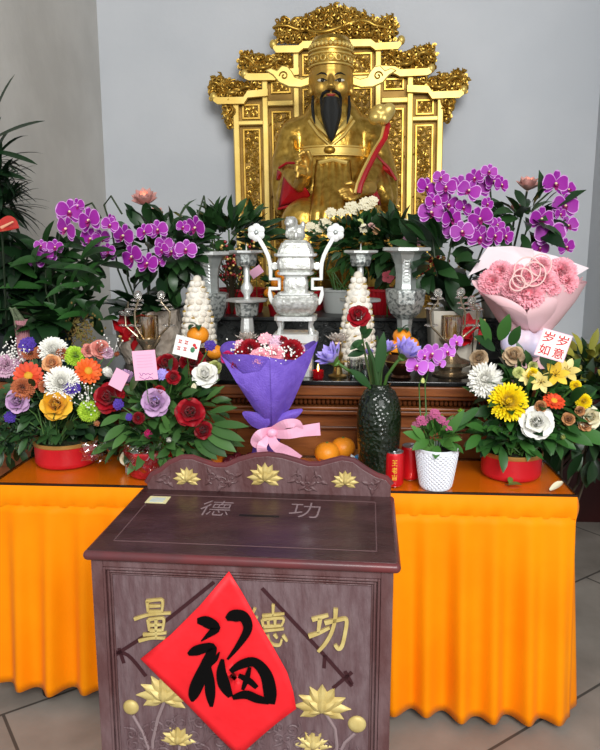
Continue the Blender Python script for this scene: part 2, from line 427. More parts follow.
MB().box((0, (YF+YK)/2, .43), (2*HW, YK-YF, .74)).build('body', wood, box, smooth=False, bevel=.004)
b = MB()
b.box((0, 0, .035), (2*HW+.03, YK-YF+.03, .05))
for x in (-1, 1):
    for y in (-1, 1): b.box((x*.33, y*.2, .005), (.08, .07, .03))
b.build('base_plinth', wood, box, smooth=False, bevel=.004)
# front frame and mouldings
fr = MB(); yq = YF
z0, z1 = .085, ZB-.001
for sx in (-1, 1):
    fr.box((sx*(HW-.0145), yq-.004, (z0+z1)/2), (.029, .008, z1-z0))
fr.box((0, yq-.004, z1-.009), (2*HW-.058, .008, .018)); fr.box((0, yq-.004, z0+.016), (2*HW-.058, .008, .032))
fr.build('front_frame', wood, box, smooth=False, bevel=.002)
md = MB()
for ins, wd, th in ((.033, .006, .011), (.042, .005, .007), (.049, .003, .005)):
    xx = HW-ins; za = z0+ins-.0; zb = z1-ins+.012
    for sx in (-1, 1): md.box((sx*xx, yq-th/2, (za+zb)/2), (wd, th, zb-za+wd))
    for z in (za, zb): md.box((0, yq-th/2, z), (2*xx-wd, th, wd))
md.build('panel_moulding', wood, box, smooth=False, bevel=.002)
PX = HW-.052
pn = MB().box((0, yq-.001, (z0+z1)/2), (2*PX+.002, .003, z1-z0-.08)).build('front_panel', wood_f, box, smooth=False)
FT = frame((0, yq-.0025, 0), (1, 0, 0), (0, 0, 1))
def bf(px, py):
    q = hit(px, py, BM, 'y', yq-.003); return (q.x, q.z)
kb = 1.59/FPX
def zs1(l, x0, y0, k): return [(x0+a*k, y0+b*k) for a, b in l]
CH = [[zs1(l, 80, 560, .2667) for l in ([(254, 150), (257, 192)], [(250, 152), (285, 147), (311, 150), (309, 190)], [(262, 170), (305, 169)], [(258, 191), (309, 189)], [(205, 219), (262, 202), (342, 196)], [(257, 220), (262, 262)], [(258, 221), (290, 216), (316, 219), (311, 262)], [(264, 241), (310, 239)], [(263, 261), (311, 260)], [(287, 216), (287, 292)], [(238, 277), (326, 270)], [(222, 300), (272, 289), (322, 291)])],
      [zs1(l, 230, 560, .3) for l in ([(84, 158), (74, 178), (58, 196)], [(90, 186), (78, 210), (60, 228)], [(77, 214), (76, 292)], [(108, 184), (182, 176)], [(145, 145), (144, 184)], [(108, 196), (112, 220)], [(108, 196), (176, 191), (172, 216)], [(128, 195), (129, 217)], [(151, 193), (151, 216)], [(112, 219), (172, 216)], [(103, 234), (180, 227)], [(112, 250), (108, 264), (101, 276)], [(126, 246), (132, 268), (146, 280), (166, 280), (173, 262)], [(148, 244), (158, 258)], [(177, 248), (191, 268)])],
      [zs1(l, 230, 560, .3) for l in ([(274, 196), (328, 181)], [(301, 190), (294, 240)], [(263, 251), (296, 240), (332, 222)], [(316, 207), (360, 197), (388, 196), (384, 240), (374, 282), (362, 293), (350, 279)], [(353, 159), (350, 198), (338, 240), (318, 275), (294, 302)])]]
for strokes in CH:
    m_ = MB()
    for l in strokes:
        n2 = len(l); w_ = 3.6 if strokes is CH[0] else (3.3 if strokes is CH[1] else 4.6)
        brush(m_, [(*bf(*p), w_*kb*(1.05 if i == 0 else .85 if i < n2-1 else .7)) for i, p in enumerate(l)], FT, .007, n=4)
    m_.build('gold_character', GOLD_PAINT, box, smooth=False, bevel=.0018)
for px, py, s in ((164, 697, 30), (322, 708, 30), (178, 741, 20), (313, 746, 20)):
    x, z = bf(px, py); m_ = MB(); relief_lotus(m_, FT @ Matrix.Translation((x, z, 0)), s*kb, s > 25); m_.build('gold_lotus', GOLD_PAINT, box)
for px, py, s in ((131, 707, 9), (357, 724, 10)):
    x, z = bf(px, py); MB().ell((x, yq-.003, z), (s*kb, .010, s*kb)).build('lotus_pod', GOLD_PAINT, box)
# carved stems, leaves and water in the wood below the flowers
rel = MB(); rr_ = random.Random(3)
def stemrel(pxs, r=.0045):
    pts = [(*bf(*p), .001) for p in pxs]; MB().tube(pts, r, 6, 0, FT).build('carved_stem', mat('worn_pale_carving', '8E7A7C', .45), box)
stemrel([(133, 715), (143, 732), (150, 752), (152, 775)]); stemrel([(165, 700), (158, 718), (153, 740), (152, 775)]); stemrel([(180, 745), (178, 760), (170, 780)])
stemrel([(355, 733), (345, 742), (336, 760), (334, 780)]); stemrel([(325, 712), (335, 728), (337, 745), (334, 780)]); stemrel([(312, 750), (318, 770), (330, 790)])
xa, xb = -PX+.02, PX-.02
poly = [(xa, .15), (xb, .15), (xb, .33), (.12, .385), (0, .36), (-.12, .385), (xa, .33)]
scrolls(rel, poly, .022, 110, FT, .0032, rr_, .0008, 5)
for i in range(3):
    rel.tube([(xa+.01, .30-.02*i+.008*math.sin(9*u/20+i), .001) if False else (xa+(xb-xa)*u/24, .27-.05*i+.012*math.sin(u*1.3+i*2), .001) for u in range(25)], .003, 5, 0, FT)
rel.build('relief_carving', wood_f, box)
# lid
LW, LD = .381, .232
lid = MB().box((0, 0, .812), (2*LW-.016, 2*LD-.016, .026)).build('lid', wood_lid, box, smooth=False, bevel=.003, seg=2)
MB().tube([(-LW+.011, LD-.01, .8115), (-LW+.011, -LD+.011, .8115)], .0125, 12).tube([(LW-.011, LD-.01, .8115), (LW-.011, -LD+.011, .8115)], .0125, 12).tube([(-LW+.011, -LD+.011, .8115), (LW-.011, -LD+.011, .8115)], .0125, 12).ell((-LW+.011, -LD+.011, .8115), (.0125,)*3).ell((LW-.011, -LD+.011, .8115), (.0125,)*3).build('lid_rim', wood_rim, box)
MB().box((.01, .03, .8245), (.11, .012, .002)).build('coin_slot', dark_slot, box, smooth=False)
ln = MB()
for sx in (-1, 1): ln.box((sx*(LW-.055), -.0, .8253), (.0025, .33, .0012))
for y in (-.165, .165): ln.box((0, y, .8253), (2*LW-.11, .0025, .0012))
ln.build('lid_inlay_line', mat('lid_line', '6E5354', .4), box, smooth=False)
LT = Matrix.Translation((0, 0, .8248))
pale = mat('worn_pale_carving', '7C686A', .45)
for ch, px, py in (('德', 216, 508), ('功', 305, 510)):
    q = hit(px, py, BM, 'z', .825)
    put_text(ch, 'lid_character', LT @ Matrix.Translation((q.x, q.y, 0)), .085, .11, pale, box, .0012, -.012)
# small paper sticker on the lid (its code is left out)
q = hit(158, 500, BM, 'z', .825)
st = empty('payment_sticker', 'small cream sticker with a blue middle on the left rear of the box lid', 'sticker', BM @ Vector((q.x, q.y, .8252)), BR)
MB().box((0, 0, .0006), (.062, .055, .0008)).build('paper', mat('cream_paper', 'E8DFA8', .6), st, smooth=False)
MB().box((0, -.002, .0013), (.04, .035, .0006)).build('printed_square', mat('sticker_blue', 'BFD0D2', .5, col2='D9DCC8', ns=60), st, smooth=False)
# scalloped back board
def bk(px, py):
    q = hit(px, py, BM, 'y', .212); return (q.x, q.z)
BK = [(147, 484), (152, 476), (162, 471), (170, 464), (182, 459), (192, 459), (203, 463), (215, 467), (226, 467), (240, 461), (255, 457), (268, 456), (282, 458), (296, 462), (308, 466), (319, 466), (330, 463), (342, 460), (353, 462), (364, 470), (376, 477), (386, 480), (391, 486)]
pts = [bk(*p) for p in BK]
pol = [(pts[0][0], .81)]+pts+[(pts[-1][0], .81)]
ST = frame((0, .234, 0), (1, 0, 0), (0, 0, 1))
sb = MB().prism(pol, .022, ST).build('back_board', wood, box, ang=30, bevel=.003)
MB().tube([(x, z, .014) for x, z in pts], .0075, 8, 0, ST, flat=1.6).build('board_edge', wood_rim, sb)
S2 = frame((0, .2115, 0), (1, 0, 0), (0, 0, 1))
for px, py, s in ((187, 478, 19), (265, 477, 24), (345, 481, 18)):
    x, z = bk(px, py); m_ = MB(); relief_lotus(m_, S2 @ Matrix.Translation((x, z-.004, 0)), s*2.1/FPX*.72); m_.build('gold_lotus', GOLD_PAINT, sb)
for px, py in ((212, 477), (232, 477), (298, 479), (318, 480), (166, 480), (372, 485), (222, 483), (308, 485)):
    x, z = bk(px, py); m_ = MB()
    m_.tube([(a, b2, .001) for a, b2 in spiral(x, z, .02, 1.2, px, 1 if px % 2 else -1)], .003, 6, 0, S2)
    for a in (20, 150, 260): flat_petal(m_, S2 @ Matrix.Translation((x, z, 0)), math.radians(a+px), .008, .026, .014, .005)
    m_.build('relief_leaf', wood, sb)
# dark strips of tape left by an older sheet
tape = mat('dark_tape', '38141A', .5)
for pl in ([(115, 655), (160, 625), (214, 582)], [(112, 652), (128, 655), (146, 676)], [(119, 648), (124, 663)], [(262, 588), (290, 618), (318, 648), (352, 686)], [(325, 655), (324, 668)], [(345, 671), (352, 684)], [(352, 672), (333, 688)]):
    m_ = MB(); brush(m_, [(*bf(*p), .009) for p in pl], FT, .0012, z0=.0008); m_.build('tape_strip', tape, box, smooth=False)
# red diamond sheet with the brushed character
pp = empty('fortune_paper', 'red diamond paper with one black brushed character taped to the box front', 'paper', BM @ Vector((0, yq-.0135, 0)), BR)
PT = frame((0, 0, 0), (1, 0, 0), (0, 0, 1))
outline = [(230, 569), (243, 590), (258, 617), (276, 648), (288, 668), (294, 687), (297, 704), (280, 718), (262, 733), (244, 749), (238, 752), (215, 729), (190, 703), (165, 679), (142, 656), (172, 632), (201, 603)]
ol = [bf(*p) for p in outline]
cxp = sum(p[0] for p in ol)/len(ol); czp = sum(p[1] for p in ol)/len(ol)
rows = []
for k in range(9):
    f_ = .05+.95*k/8
    rows.append([(cxp+(x-cxp)*f_, czp+(z-czp)*f_, .002+.0045*math.sin(7*f_+i*.9)*f_*(1-f_)*2+(.006*f_**3 if i in (4, 5, 6) else 0)) for i, (x, z) in enumerate(ol)])
m_ = MB().grid(rows, 0, PT, True); m_.f.append(list(range(len(ol)))); m_.m.append(0)
o = m_.build('sheet', mat('red_paper', 'F0202A', .55, col2='E2141F', ns=9, bump=.15, bs=18), pp, ang=180)
o.modifiers.new('paper_thickness', 'SOLIDIFY').thickness = .0012
ink = MB()
for ik, stk in enumerate(([(199, 617, 5), (208, 618, 11), (217, 624, 9), (209, 632, 4), (203, 637, 1)],
            [(190, 650, 3), (197, 647, 9), (206, 644, 9), (214, 644, 8), (209, 658, 10), (199, 680, 12), (195, 691, 9), (194, 697, 2)],
            [(207, 655, 6), (211, 675, 9), (212, 690, 9), (213, 702, 3)], [(221, 648, 1), (217, 655, 4), (211, 662, 2)],
            [(228, 615, 4), (235, 612, 11), (245, 613, 10), (249, 625, 8), (240, 641, 5), (229, 655, 2)],
            [(224, 655, 3), (223, 668, 9), (226, 681, 11), (232, 692, 5)],
            [(232, 667, 4), (243, 660, 8), (256, 658, 9), (267, 670, 11), (271, 687, 12), (271, 699, 9)],
            [(240, 671, 4), (250, 676, 6), (258, 683, 4)], [(251, 663, 3), (248, 674, 5), (244, 685, 3)],
            [(234, 693, 4), (247, 690, 8), (258, 694, 8), (270, 697, 5)])):
    brush(ink, [(*bf(p[0], p[1]), p[2]*kb*1.2) for p in stk], PT, .0014+.00012*ik, z0=.0068)
ink.build('brushed_character', INK, pp, smooth=False)
# ================================================================== wooden altar and the carved black step behind
AX0, AX1, AY0, AY1 = -1.52, .72, 2.475, 3.02
awood = mat('altar_wood', '9C5A2C', .36, col2='7E4521', ns=7, stretch=(1, 1, 9), bump=.05, bs=30)
awood2 = mat('altar_wood_dark', '74401F', .38, col2='5E3218', ns=8, stretch=(1, 1, 9))
alt = empty('altar_table', 'brown carved wooden altar with a black top behind the orange table', 'altar', (0, 0, 0))
ax = (AX0+AX1)/2; aw = AX1-AX0; ay = (AY0+AY1)/2; ad = AY1-AY0
MB().box((ax, ay+.03, .5), (aw-.1, ad-.08, .96)).build('cabinet', awood, alt, smooth=False)
MB().box((ax, ay, AZ-.009), (aw, ad, .018)).build('black_top', BLACK, alt, smooth=False, bevel=.003)
mo = MB()
for zc, h_, dd in ((AZ-.035, .034, .03), (AZ-.062, .014, .014), (AZ-.104, .012, .012), (AZ-.122, .016, .0)):
    mo.box((ax, AY0+.04-dd+.01, zc), (aw-.07, .06, h_))
mo.build('cornice', awood, alt, smooth=False, bevel=.004)
bd = MB()
n_ = int((aw-.08)/.0165)
for k in range(n_):
    bd.ell((AX0+.05+.0165*k, AY0+.035, AZ-.084), (.0085, .012, .013), 8, 6)
bd.build('bead_moulding', awood2, alt)
pnl = MB()
for k in range(4):
    x0 = AX0+.1+k*(aw-.2)/4; x1 = x0+(aw-.2)/4-.05
    for (c, d) in (((x0+x1)/2, .88), ((x0+x1)/2, .35)): pnl.box((c, AY0+.062, d), (x1-x0, .014, .012))
    for x in (x0, x1): pnl.box((x, AY0+.062, .615), (.012, .014, .53))
pnl.build('panel_moulding', awood2, alt, smooth=False, bevel=.003)
stone = mat('carved_black_stone', '2A2C2C', .42, col2='3A3D3C', ns=30)
stp = empty('altar_step', 'black step with a scroll carved front holding the red pots', 'step', (0, 0, 0))
SX0, SX1, SY0, SY1 = -.98, .78, 3.05, 3.60
MB().box(((SX0+SX1)/2, (SY0+SY1)/2+.01, GZ/2-.01), (SX1-SX0-.03, SY1-SY0-.02, GZ-.02)).build('body', stone, stp, smooth=False)
MB().box(((SX0+SX1)/2, (SY0+SY1)/2, GZ-.008), (SX1-SX0, SY1-SY0, .016)).build('top_slab', stone, stp, smooth=False, bevel=.003)
m_ = MB(); scrolls(m_, [(SX0+.03, GZ-.125), (SX1-.03, GZ-.125), (SX1-.03, GZ-.022), (SX0+.03, GZ-.022)], .02, 120, wallT((0, SY0+.017, 0)), .0045, random.Random(5), 0, 5)
m_.build('scroll_carving', stone, stp)

# ================================================================== gilded throne back
bb = empty('throne_back', 'stepped gilt screen with scroll panels and dragon crests behind the statue', 'screen', (at(340.5, 105, 4.42).x, 4.42, PZ), 0)
O = bb.location.copy()
bb.rotation_euler = (0, math.radians(-.8), 0)
ZOFF = {}
def Q(px, py):      # left-half pixel -> local (x, z), heights averaged over both sides
    p = at(px, py-2.5, 4.42); return (p.x-O.x, p.z-O.z)
def mir(p): return [(-x, z) for x, z in p][::-1]
BT = wallT((0, 0, 0))
xo0, xo1 = Q(237, 150)[0], Q(243, 150)[0]; xm0, xm1 = Q(266, 150)[0], Q(272, 150)[0]; xi0, xi1 = Q(297, 150)[0], Q(303, 150)[0]
z1t, z1b = Q(240, 97)[1], Q(240, 103)[1]; z2t, z2b = Q(270, 74)[1], Q(270, 80)[1]; z3t, z3b = Q(300, 47)[1], Q(300, 53)[1]
zj1, zj0 = Q(250, 122)[1], Q(250, 127)[1]
gp = MB()
gp.box((0, .03, z1t/2), (-2*xo0, .03, z1t)).box((0, .03, (z1t+z2t)/2), (-2*xm0, .03, z2t-z1t)).box((0, .03, (z2t+z3t)/2), (-2*xi0, .03, z3t-z2t))
gp.build('back_plate', GOLD_DARK, bb, smooth=False)
fr = MB()
for sx in (1, -1):
    for a, b2, zt in ((xo0, xo1, z1b), (xm0, xm1, z2b), (xi0, xi1, z3b)):
        fr.box((sx*(a+b2)/2, .0, zt/2), (b2-a, .05, zt))
    fr.box((sx*(xo0+xm1)/2, 0, (zj0+zj1)/2), (xm1-xo0, .046, zj1-zj0))
    fr.box((sx*xi0/2, 0, z2b-.018), (-xi0, .044, .036)); fr.box((sx*(xm0+xi0)/2, 0, z1b-.016), (xi0-xm0, .044, .034))
fr.build('gilt_frame', GOLD, bb, smooth=False, bevel=.006)
for i, (cxs, tips) in enumerate((((222, 99), [(218, 100), (222, 103), (248, 103), (252, 97), (272, 95.5)]), ((250, 77), [(249, 78), (253, 80), (279, 80), (284, 77), (303, 75)]), ((278, 50), [(278, 49), (281, 53), (303, 53), (308, 49), (322, 48.5)]))):
    pts = [(*Q(*p), 0) for p in tips]
    if i == 2: pts.append((0, pts[-1][1], 0))
    for sx in (1, -1):
        if i == 2 and sx == -1: pass
        q = [(sx*x, z, 0) for x, z, _ in pts]
        m_ = MB()
        for (xa_, za_, _), (xb_, zb_, _) in zip(q[:-1], q[1:]):
            m_.add([(xa_, -.012, za_-.019), (xa_, -.012, za_+.019), (xb_, -.012, zb_+.019), (xb_, -.012, zb_-.019), (xa_, -.052, za_-.019), (xa_, -.052, za_+.019), (xb_, -.052, zb_+.019), (xb_, -.052, zb_-.019)], [(0, 1, 2, 3), (7, 6, 5, 4), (0, 4, 5, 1), (1, 5, 6, 2), (2, 6, 7, 3), (3, 7, 4, 0)])
        m_.ell((sx*pts[0][0], -.034, pts[0][1]+.009), (.023, .022, .027))
        m_.build('tier_rail', GOLD, bb, ang=50)
rng = random.Random(11)
def panel(x0, x1, za, zb, r, cnt):
    for sx in (1, -1):
        p = [(x0, za), (x1, za), (x1, zb), (x0, zb)]
        if sx < 0: p = mir(p)
        xs = sorted((p[0][0], p[1][0]))
        m_ = MB()
        bw = .014
        for x in xs: m_.box((x, .008, (za+zb)/2), (bw, .014, zb-za+bw))
        for z in (za, zb): m_.box(((xs[0]+xs[1])/2, .008, z), (xs[1]-xs[0], .014, bw))
        q = MB()
        e_ = .014
        scrolls(q, [(xs[0]+e_, za+e_), (xs[1]-e_, za+e_), (xs[1]-e_, zb-e_), (xs[0]+e_, zb-e_)], r, cnt, BT @ Matrix.Translation((0, 0, -.014)), .0068, rng, 0, 6)
        o = m_.build('panel_rim', GOLD_OLD, bb, smooth=False, bevel=.003)
        q.build('scroll_panel', GOLD_OLD, o)
g_ = .022
panel(xo1+g_, xm0-g_, .05, zj0-g_, .022, 150)
panel(xo1+g_, xm0-g_, zj1+g_*.7, z1b-g_*.8, .017, 22)
panel(xm1+g_, xi0-g_, .05, z1b-.04-g_, .022, 160)
panel(xm1+g_, xi0-g_, z1t+g_*.7, z2b-g_, .017, 26)
panel(xi1+g_, -.045, .3, z2b-.045-g_, .022, 150)
panel(xi1+g_, -.03, z2b+g_*.6, z3b-g_, .018, 26)
# carved dragon crests
def crest(outl, cnt, both=True):
    for sx in ((1, -1) if both else (1,)):
        p = [Q(*q) for q in outl]
        if sx < 0: p = mir(p)
        m_ = MB()
        cx_ = sum(a for a, _ in p)/len(p); cz_ = sum(b for _, b in p)/len(p)
        m_.prism([(cx_+(a-cx_)*.93, cz_+(b-cz_)*.93) for a, b in p], .03, BT @ Matrix.Translation((0, 0, -.03)))
        o = m_.build('crest_ground', GOLD_DARK, bb, smooth=False)
        q = MB()
        pin = [(cx_+(a-cx_)*.86, cz_+(b-cz_)*.86) for a, b in p]
        scrolls(q, pin, .024, cnt, BT, .0085, rng, .002, 6, 0, .02)
        scrolls(q, pin, .02, cnt//2, BT, .0075, rng, .022, 6, 0, .02)
        # flame curls on the outline
        for k in range(len(p)):
            a, b2 = p[k], p[(k+1) % len(p)]
            n2 = max(1, int(math.hypot(a[0]-b2[0], a[1]-b2[1])/.03))
            for j in range(n2):
                x = a[0]+(b2[0]-a[0])*j/n2; z = a[1]+(b2[1]-a[1])*j/n2
                q.tube([(c_, d_, .012) for c_, d_ in spiral(cx_+(x-cx_)*.93, cz_+(z-cz_)*.93, rng.uniform(.010, .017), 1.2, rng.uniform(0, 6), rng.choice((-1, 1)), 9)], [.0075-.0004*i for i in range(10)], 5, 0, BT)
        # the serpent body
        xs = [a for a, _ in p]; zs = [b for _, b in p]
        n2 = 26; pts = []
        for i in range(n2+1):
            u = i/n2; x = min(xs)+.03+(max(xs)-min(xs)-.06)*u
            zz = [c_ for c_ in [min(zs)+(max(zs)-min(zs))*k/30 for k in range(31)] if inside((x, c_), p)]
            if not zz: continue
            mid = (zz[0]+zz[-1])/2; pts.append((x, mid+(zz[-1]-zz[0])*.22*math.sin(u*9+1), .035+.012*math.sin(u*18)))
        if len(pts) > 3: q.tube(pts, [.014*(.4+.6*math.sin(PI*(i+.5)/len(pts))) for i in range(len(pts))], 8, 0, BT)
        q.build('dragon_carving', GOLD_OLD, o, ang=60)
crest([(213, 100), (211, 88), (215, 78), (224, 79), (233, 81), (245, 86), (258, 87), (266, 84), (266, 94), (249, 97), (240, 101)], 45)
crest([(244, 75), (241, 62), (244, 53), (254, 54), (262, 56), (272, 60), (284, 57), (297, 53), (299, 72), (282, 76), (268, 77)], 52)
crest([(277, 45), (274, 30), (277, 23), (290, 22), (302, 24), (312, 17), (322, 13), (334, 9), (340.5, 8), (347, 9), (359, 13), (369, 17), (379, 24), (391, 22), (404, 23), (407, 30), (404, 45), (340, 47)], 150, False)
crest([(227, 106), (236, 106), (236, 127), (233, 129), (229, 118)], 12)

# ================================================================== the seated statue
SY = 4.08
sp0 = at(330, 200, SY)
sroot = empty('deity_statue', 'gilded seated statue with black beard and winged official hat holding a sceptre', 'statue', (sp0.x, SY, PZ), 0)
SO = sroot.location.copy()
def S(px, py, dy=0): return at(px, py, SY+dy)-SO
KS = SY*1.03/FPX
MB().lathe([(.50, 0), (.50, .05), (.44, .07), (.44, .15), (.47, .17), (.47, .22)], 40, T=Matrix.Diagonal((1, .46, 1, 1)), sq=5).build('pedestal', GOLD_OLD, sroot, ang=30)
b = MB()
def bt(pts, rs, mb=b): mb.tube([S(*p) for p in pts], [r*KS for r in rs], 14); [mb.ell(S(*p), (r*KS,)*3, 12, 8) for p, r in ((pts[0], rs[0]), (pts[-1], rs[-1]))]
def be(px, py, dy, rx, rz, ry, mb=b): mb.ell(S(px, py, dy), (rx*KS, ry, rz*KS), 18, 12)
be(332, 150, 0, 34, 52, .15); be(332, 196, .0, 44, 40, .2); be(332, 135, 0, 36, 24, .13)
bt([(296, 134, .02), (332, 128, 0), (368, 134, .02)], [15, 18, 15])
bt([(332, 122, 0), (331, 96, -.02)], [13, 10])
bt([(294, 136, 0), (287, 165, -.03)], [15, 15]); bt([(287, 165, -.03), (301, 182, -.22)], [14.5, 9.5])
bt([(284, 160, -.02), (281, 185, -.05), (283, 207, -.07)], [10, 9.5, 8])
bt([(294, 172, -.12), (284, 196, -.12)], [9, 7])
bt([(370, 136, 0), (379, 165, -.03)], [15, 14.5]); bt([(379, 165, -.03), (361, 188, -.24)], [14, 8.5])
bt([(384, 160, -.02), (389, 182, -.05), (389, 205, -.07)], [9.5, 9, 8])
bt([(374, 176, -.12), (384, 198, -.12)], [8, 7])
bt([(318, 215, 0), (303, 222, -.25)], [22, 20]); bt([(346, 215, 0), (361, 222, -.25)], [22, 20])
bt([(303, 222, -.25), (306, 262, -.26), (304, 300, -.24)], [19, 19, 22]); bt([(361, 222, -.25), (358, 262, -.26), (360, 300, -.24)], [19, 19, 22])
be(332, 255, -.12, 36, 60, .22)
# folds
for pts, r in (([(284, 150, -.09), (283, 172, -.11), (279, 200, -.13)], 2.4), ([(292, 140, -.10), (294, 160, -.14), (300, 172, -.2)], 2.2), ([(298, 150, -.13), (302, 165, -.17), (306, 175, -.22)], 2),
               ([(382, 150, -.09), (385, 172, -.11), (391, 200, -.13)], 2.4), ([(372, 142, -.10), (371, 160, -.14), (366, 174, -.2)], 2.2), ([(378, 178, -.14), (384, 190, -.16), (392, 205, -.14)], 2),
               ([(300, 235, -.41), (296, 260, -.42), (298, 295, -.43)], 3), ([(310, 238, -.42), (312, 262, -.43), (310, 296, -.44)], 3), ([(352, 238, -.42), (352, 262, -.43), (354, 296, -.44)], 3), ([(364, 236, -.41), (368, 262, -.42), (366, 296, -.43)], 3),
               ([(322, 235, -.38), (322, 260, -.38), (320, 296, -.38)], 3.4), ([(342, 235, -.38), (342, 260, -.38), (344, 296, -.38)], 3.4)):
    b.tube([S(*p) for p in pts], r*KS, 8)
body = remesh(b.build('body', GOLD_ROBE, sroot), .011, 5)
# collar
m_ = MB(); m_.tube([S(313, 117, -.105), S(320, 127, -.145), S(331, 138, -.165), S(343, 127, -.145), S(350, 117, -.105)], 3*KS, 8); m_.tube([S(309, 121, -.105), S(319, 135, -.15), S(331, 146, -.165), S(344, 135, -.15), S(354, 121, -.105)], 1.6*KS, 8)
m_.build('collar', GOLD, sroot)
# belt
bl = S(332, 154, 0); m_ = MB()
for dz, r in ((.022, .006), (-.022, .006)): m_.tube([(bl.x+.205*math.cos(a), .0+.17*math.sin(a), bl.z+dz) for a in [2*PI*k/40 for k in range(41)]], r, 6)
m_.lathe([(1, -.02), (1.01, 0), (1, .02)], 48, T=Matrix.Translation((bl.x, 0, bl.z)) @ Matrix.Diagonal((.202, .167, 1, 1)), cap=False)
o = m_.build('belt', GOLD, sroot)
MB().ell((bl.x-.01, -.172, bl.z), (.032, .02, .022)).build('buckle', GOLD_OLD, o)
# apron panel with vertical ribs
rows = []
for j in range(15):
    u = j/14; py = 160+64*u; hw = (13.5+6*u)*KS; dy = -.185-.20*min(1, u*1.25)**1.5
    c = S(333, py, dy); rows.append([(c.x+hw*q/10, c.y+.03*(abs(q)/10)**2-.006*math.cos(q/10*PI*5), c.z) for q in range(-10, 11)])
m_ = MB().grid(rows); o = m_.build('front_apron', GOLD_ROBE, sroot, ang=180); o.modifiers.new('t', 'SOLIDIFY').thickness = .015
m_ = MB()
for q in (-10, 10, -3.4, 3.4): m_.tube([(lambda c, hw: (c.x+hw*q/10, c.y-.006+.03*(abs(q)/10)**2, c.z))(S(333, 160+64*u/14, -.185-.20*min(1, u/14*1.25)**1.5), (13.5+6*u/14)*KS) for u in range(15)], .008, 6)
m_.tube([S(319, 163, -.195), S(333, 159.5, -.2), S(347, 163, -.195)], .012, 8)
m_.build('apron_trim', GOLD, o)
# red linings of the sleeves
redl = mat('red_lining', 'B4121C', .45, col2='98101A', ns=10)
def lining(pl, dy):
    c = [S(px, py, dy+d) for px, py, d in pl]; n2 = len(c); m_ = MB()
    cc = sum(c, Vector())/n2+Vector((0, -.03, 0)); rows = [[cc+(p-cc)*f for p in c] for f in (.02, .35, .7, 1)]
    m_.grid(rows, closed=True); o = m_.build('red_lining', redl, sroot); o.modifiers.new('t', 'SOLIDIFY').thickness = .012
lining([(285, 168, 0), (293, 172, -.06), (303, 186, -.1), (310, 196, -.06), (300, 203, 0), (278, 209, 0), (281, 190, 0)], -.17)
lining([(368, 187, -.06), (376, 188, -.04), (380, 197, 0), (381, 206, 0), (372, 203, 0), (368, 196, -.04)], -.2)
lining([(277, 170, 0), (283, 166, -.02), (285, 174, -.02), (280, 181, 0), (276, 180, 0)], -.11)
lining([(381, 160, 0), (388, 166, 0), (395, 176, .02), (397, 181, .02), (390, 176, 0), (383, 169, -.02)], -.13)
for pts in ([(279, 168, -.15), (287, 163, -.19), (297, 163, -.23), (301, 158, -.24)], [(278, 209, -.2), (290, 206, -.22), (302, 202, -.24)], [(374, 152, -.17), (381, 160, -.16), (389, 168, -.15), (396, 180, -.14)]):
    MB().tube([S(*p) for p in pts], 1.2*KS, 6).build('cuff_trim', redl, sroot)
# hands with separate fingers
def hand(spec, name='hand'):
    m_ = MB()
    for kind, pts, r in spec:
        P = [S(*p) for p in pts]
        if kind == 'e': m_.ell(P[0], (r[0]*KS, r[1]*KS, r[2]*KS), 12, 9)
        else:
            m_.tube(P, [x*KS for x in r], 8)
            for p, x in zip(P, r): m_.ell(p, (x*KS,)*3, 8, 6)
    o = m_.build(name, GOLD_SKIN, sroot); remesh(o, .0045, 3); return o
hand([('t', [(300, 184, -.24), (303, 178, -.29)], [6.5, 6]), ('e', [(304, 171, -.31)], (8.2, 6, 8.5)),
      ('t', [(306, 165, -.33), (307, 156, -.34), (303, 152, -.35), (299, 155, -.36)], [2.9, 2.6, 2.4, 2]), ('t', [(302, 164, -.34), (300, 160, -.36), (297, 162, -.37)], [2.8, 2.6, 2.2]),
      ('t', [(303, 169, -.35), (297, 167, -.375), (296, 171, -.38)], [2.8, 2.5, 2.1]), ('t', [(304, 174, -.35), (298, 173, -.375), (297, 177, -.38)], [2.6, 2.3, 2]),
      ('t', [(309, 170, -.32), (311, 160, -.35), (308, 152, -.365)], [2.8, 2.5, 2.1])])
hand([('t', [(370, 188, -.25), (364, 189, -.30)], [6.5, 6]), ('e', [(356, 190, -.33)], (9, 7, 6)),
      ('t', [(350, 190, -.35), (343, 189, -.37), (339, 191, -.38)], [2.6, 2.3, 1.8]), ('t', [(351, 193, -.35), (345, 194, -.375), (341, 195, -.385)], [2.7, 2.4, 1.9]),
      ('t', [(354, 195, -.35), (349, 198, -.375), (345, 198, -.385)], [2.6, 2.3, 1.8]), ('t', [(358, 195, -.35), (354, 199, -.37), (350, 200, -.38)], [2.4, 2.1, 1.7]),
      ('t', [(356, 187, -.36), (351, 183, -.385), (346, 184, -.39)], [2.7, 2.4, 2])])
# sceptre
m_ = MB(); pts = [(384, 116, -.2), (387, 126, -.23), (384, 138, -.27), (377, 149, -.31), (371, 160, -.34), (365, 172, -.36), (360, 184, -.385), (358, 193, -.39)]
m_.tube([S(*p) for p in pts], [3.2*KS]*8, 8, flat=.6); o = m_.build('sceptre', redl, sroot)
q = MB(); q.tube([S(p[0]-3, p[1], p[2]-.01) for p in pts], 1.3*KS, 6); q.build('sceptre_edge', GOLD, o)
q = MB(); q.ell(S(381, 114, -.24), (11*KS, .05, 8*KS)); q.ell(S(375, 118, -.26), (6*KS, .045, 6*KS)); q.ell(S(389, 110, -.24), (6*KS, .045, 6*KS)); q.ell(S(380, 109, -.26), (5*KS, .04, 4.5*KS)); q.ell(S(384, 119, -.26), (5*KS, .04, 5*KS))
remesh(q.build('sceptre_head', GOLD, o), .007, 6)
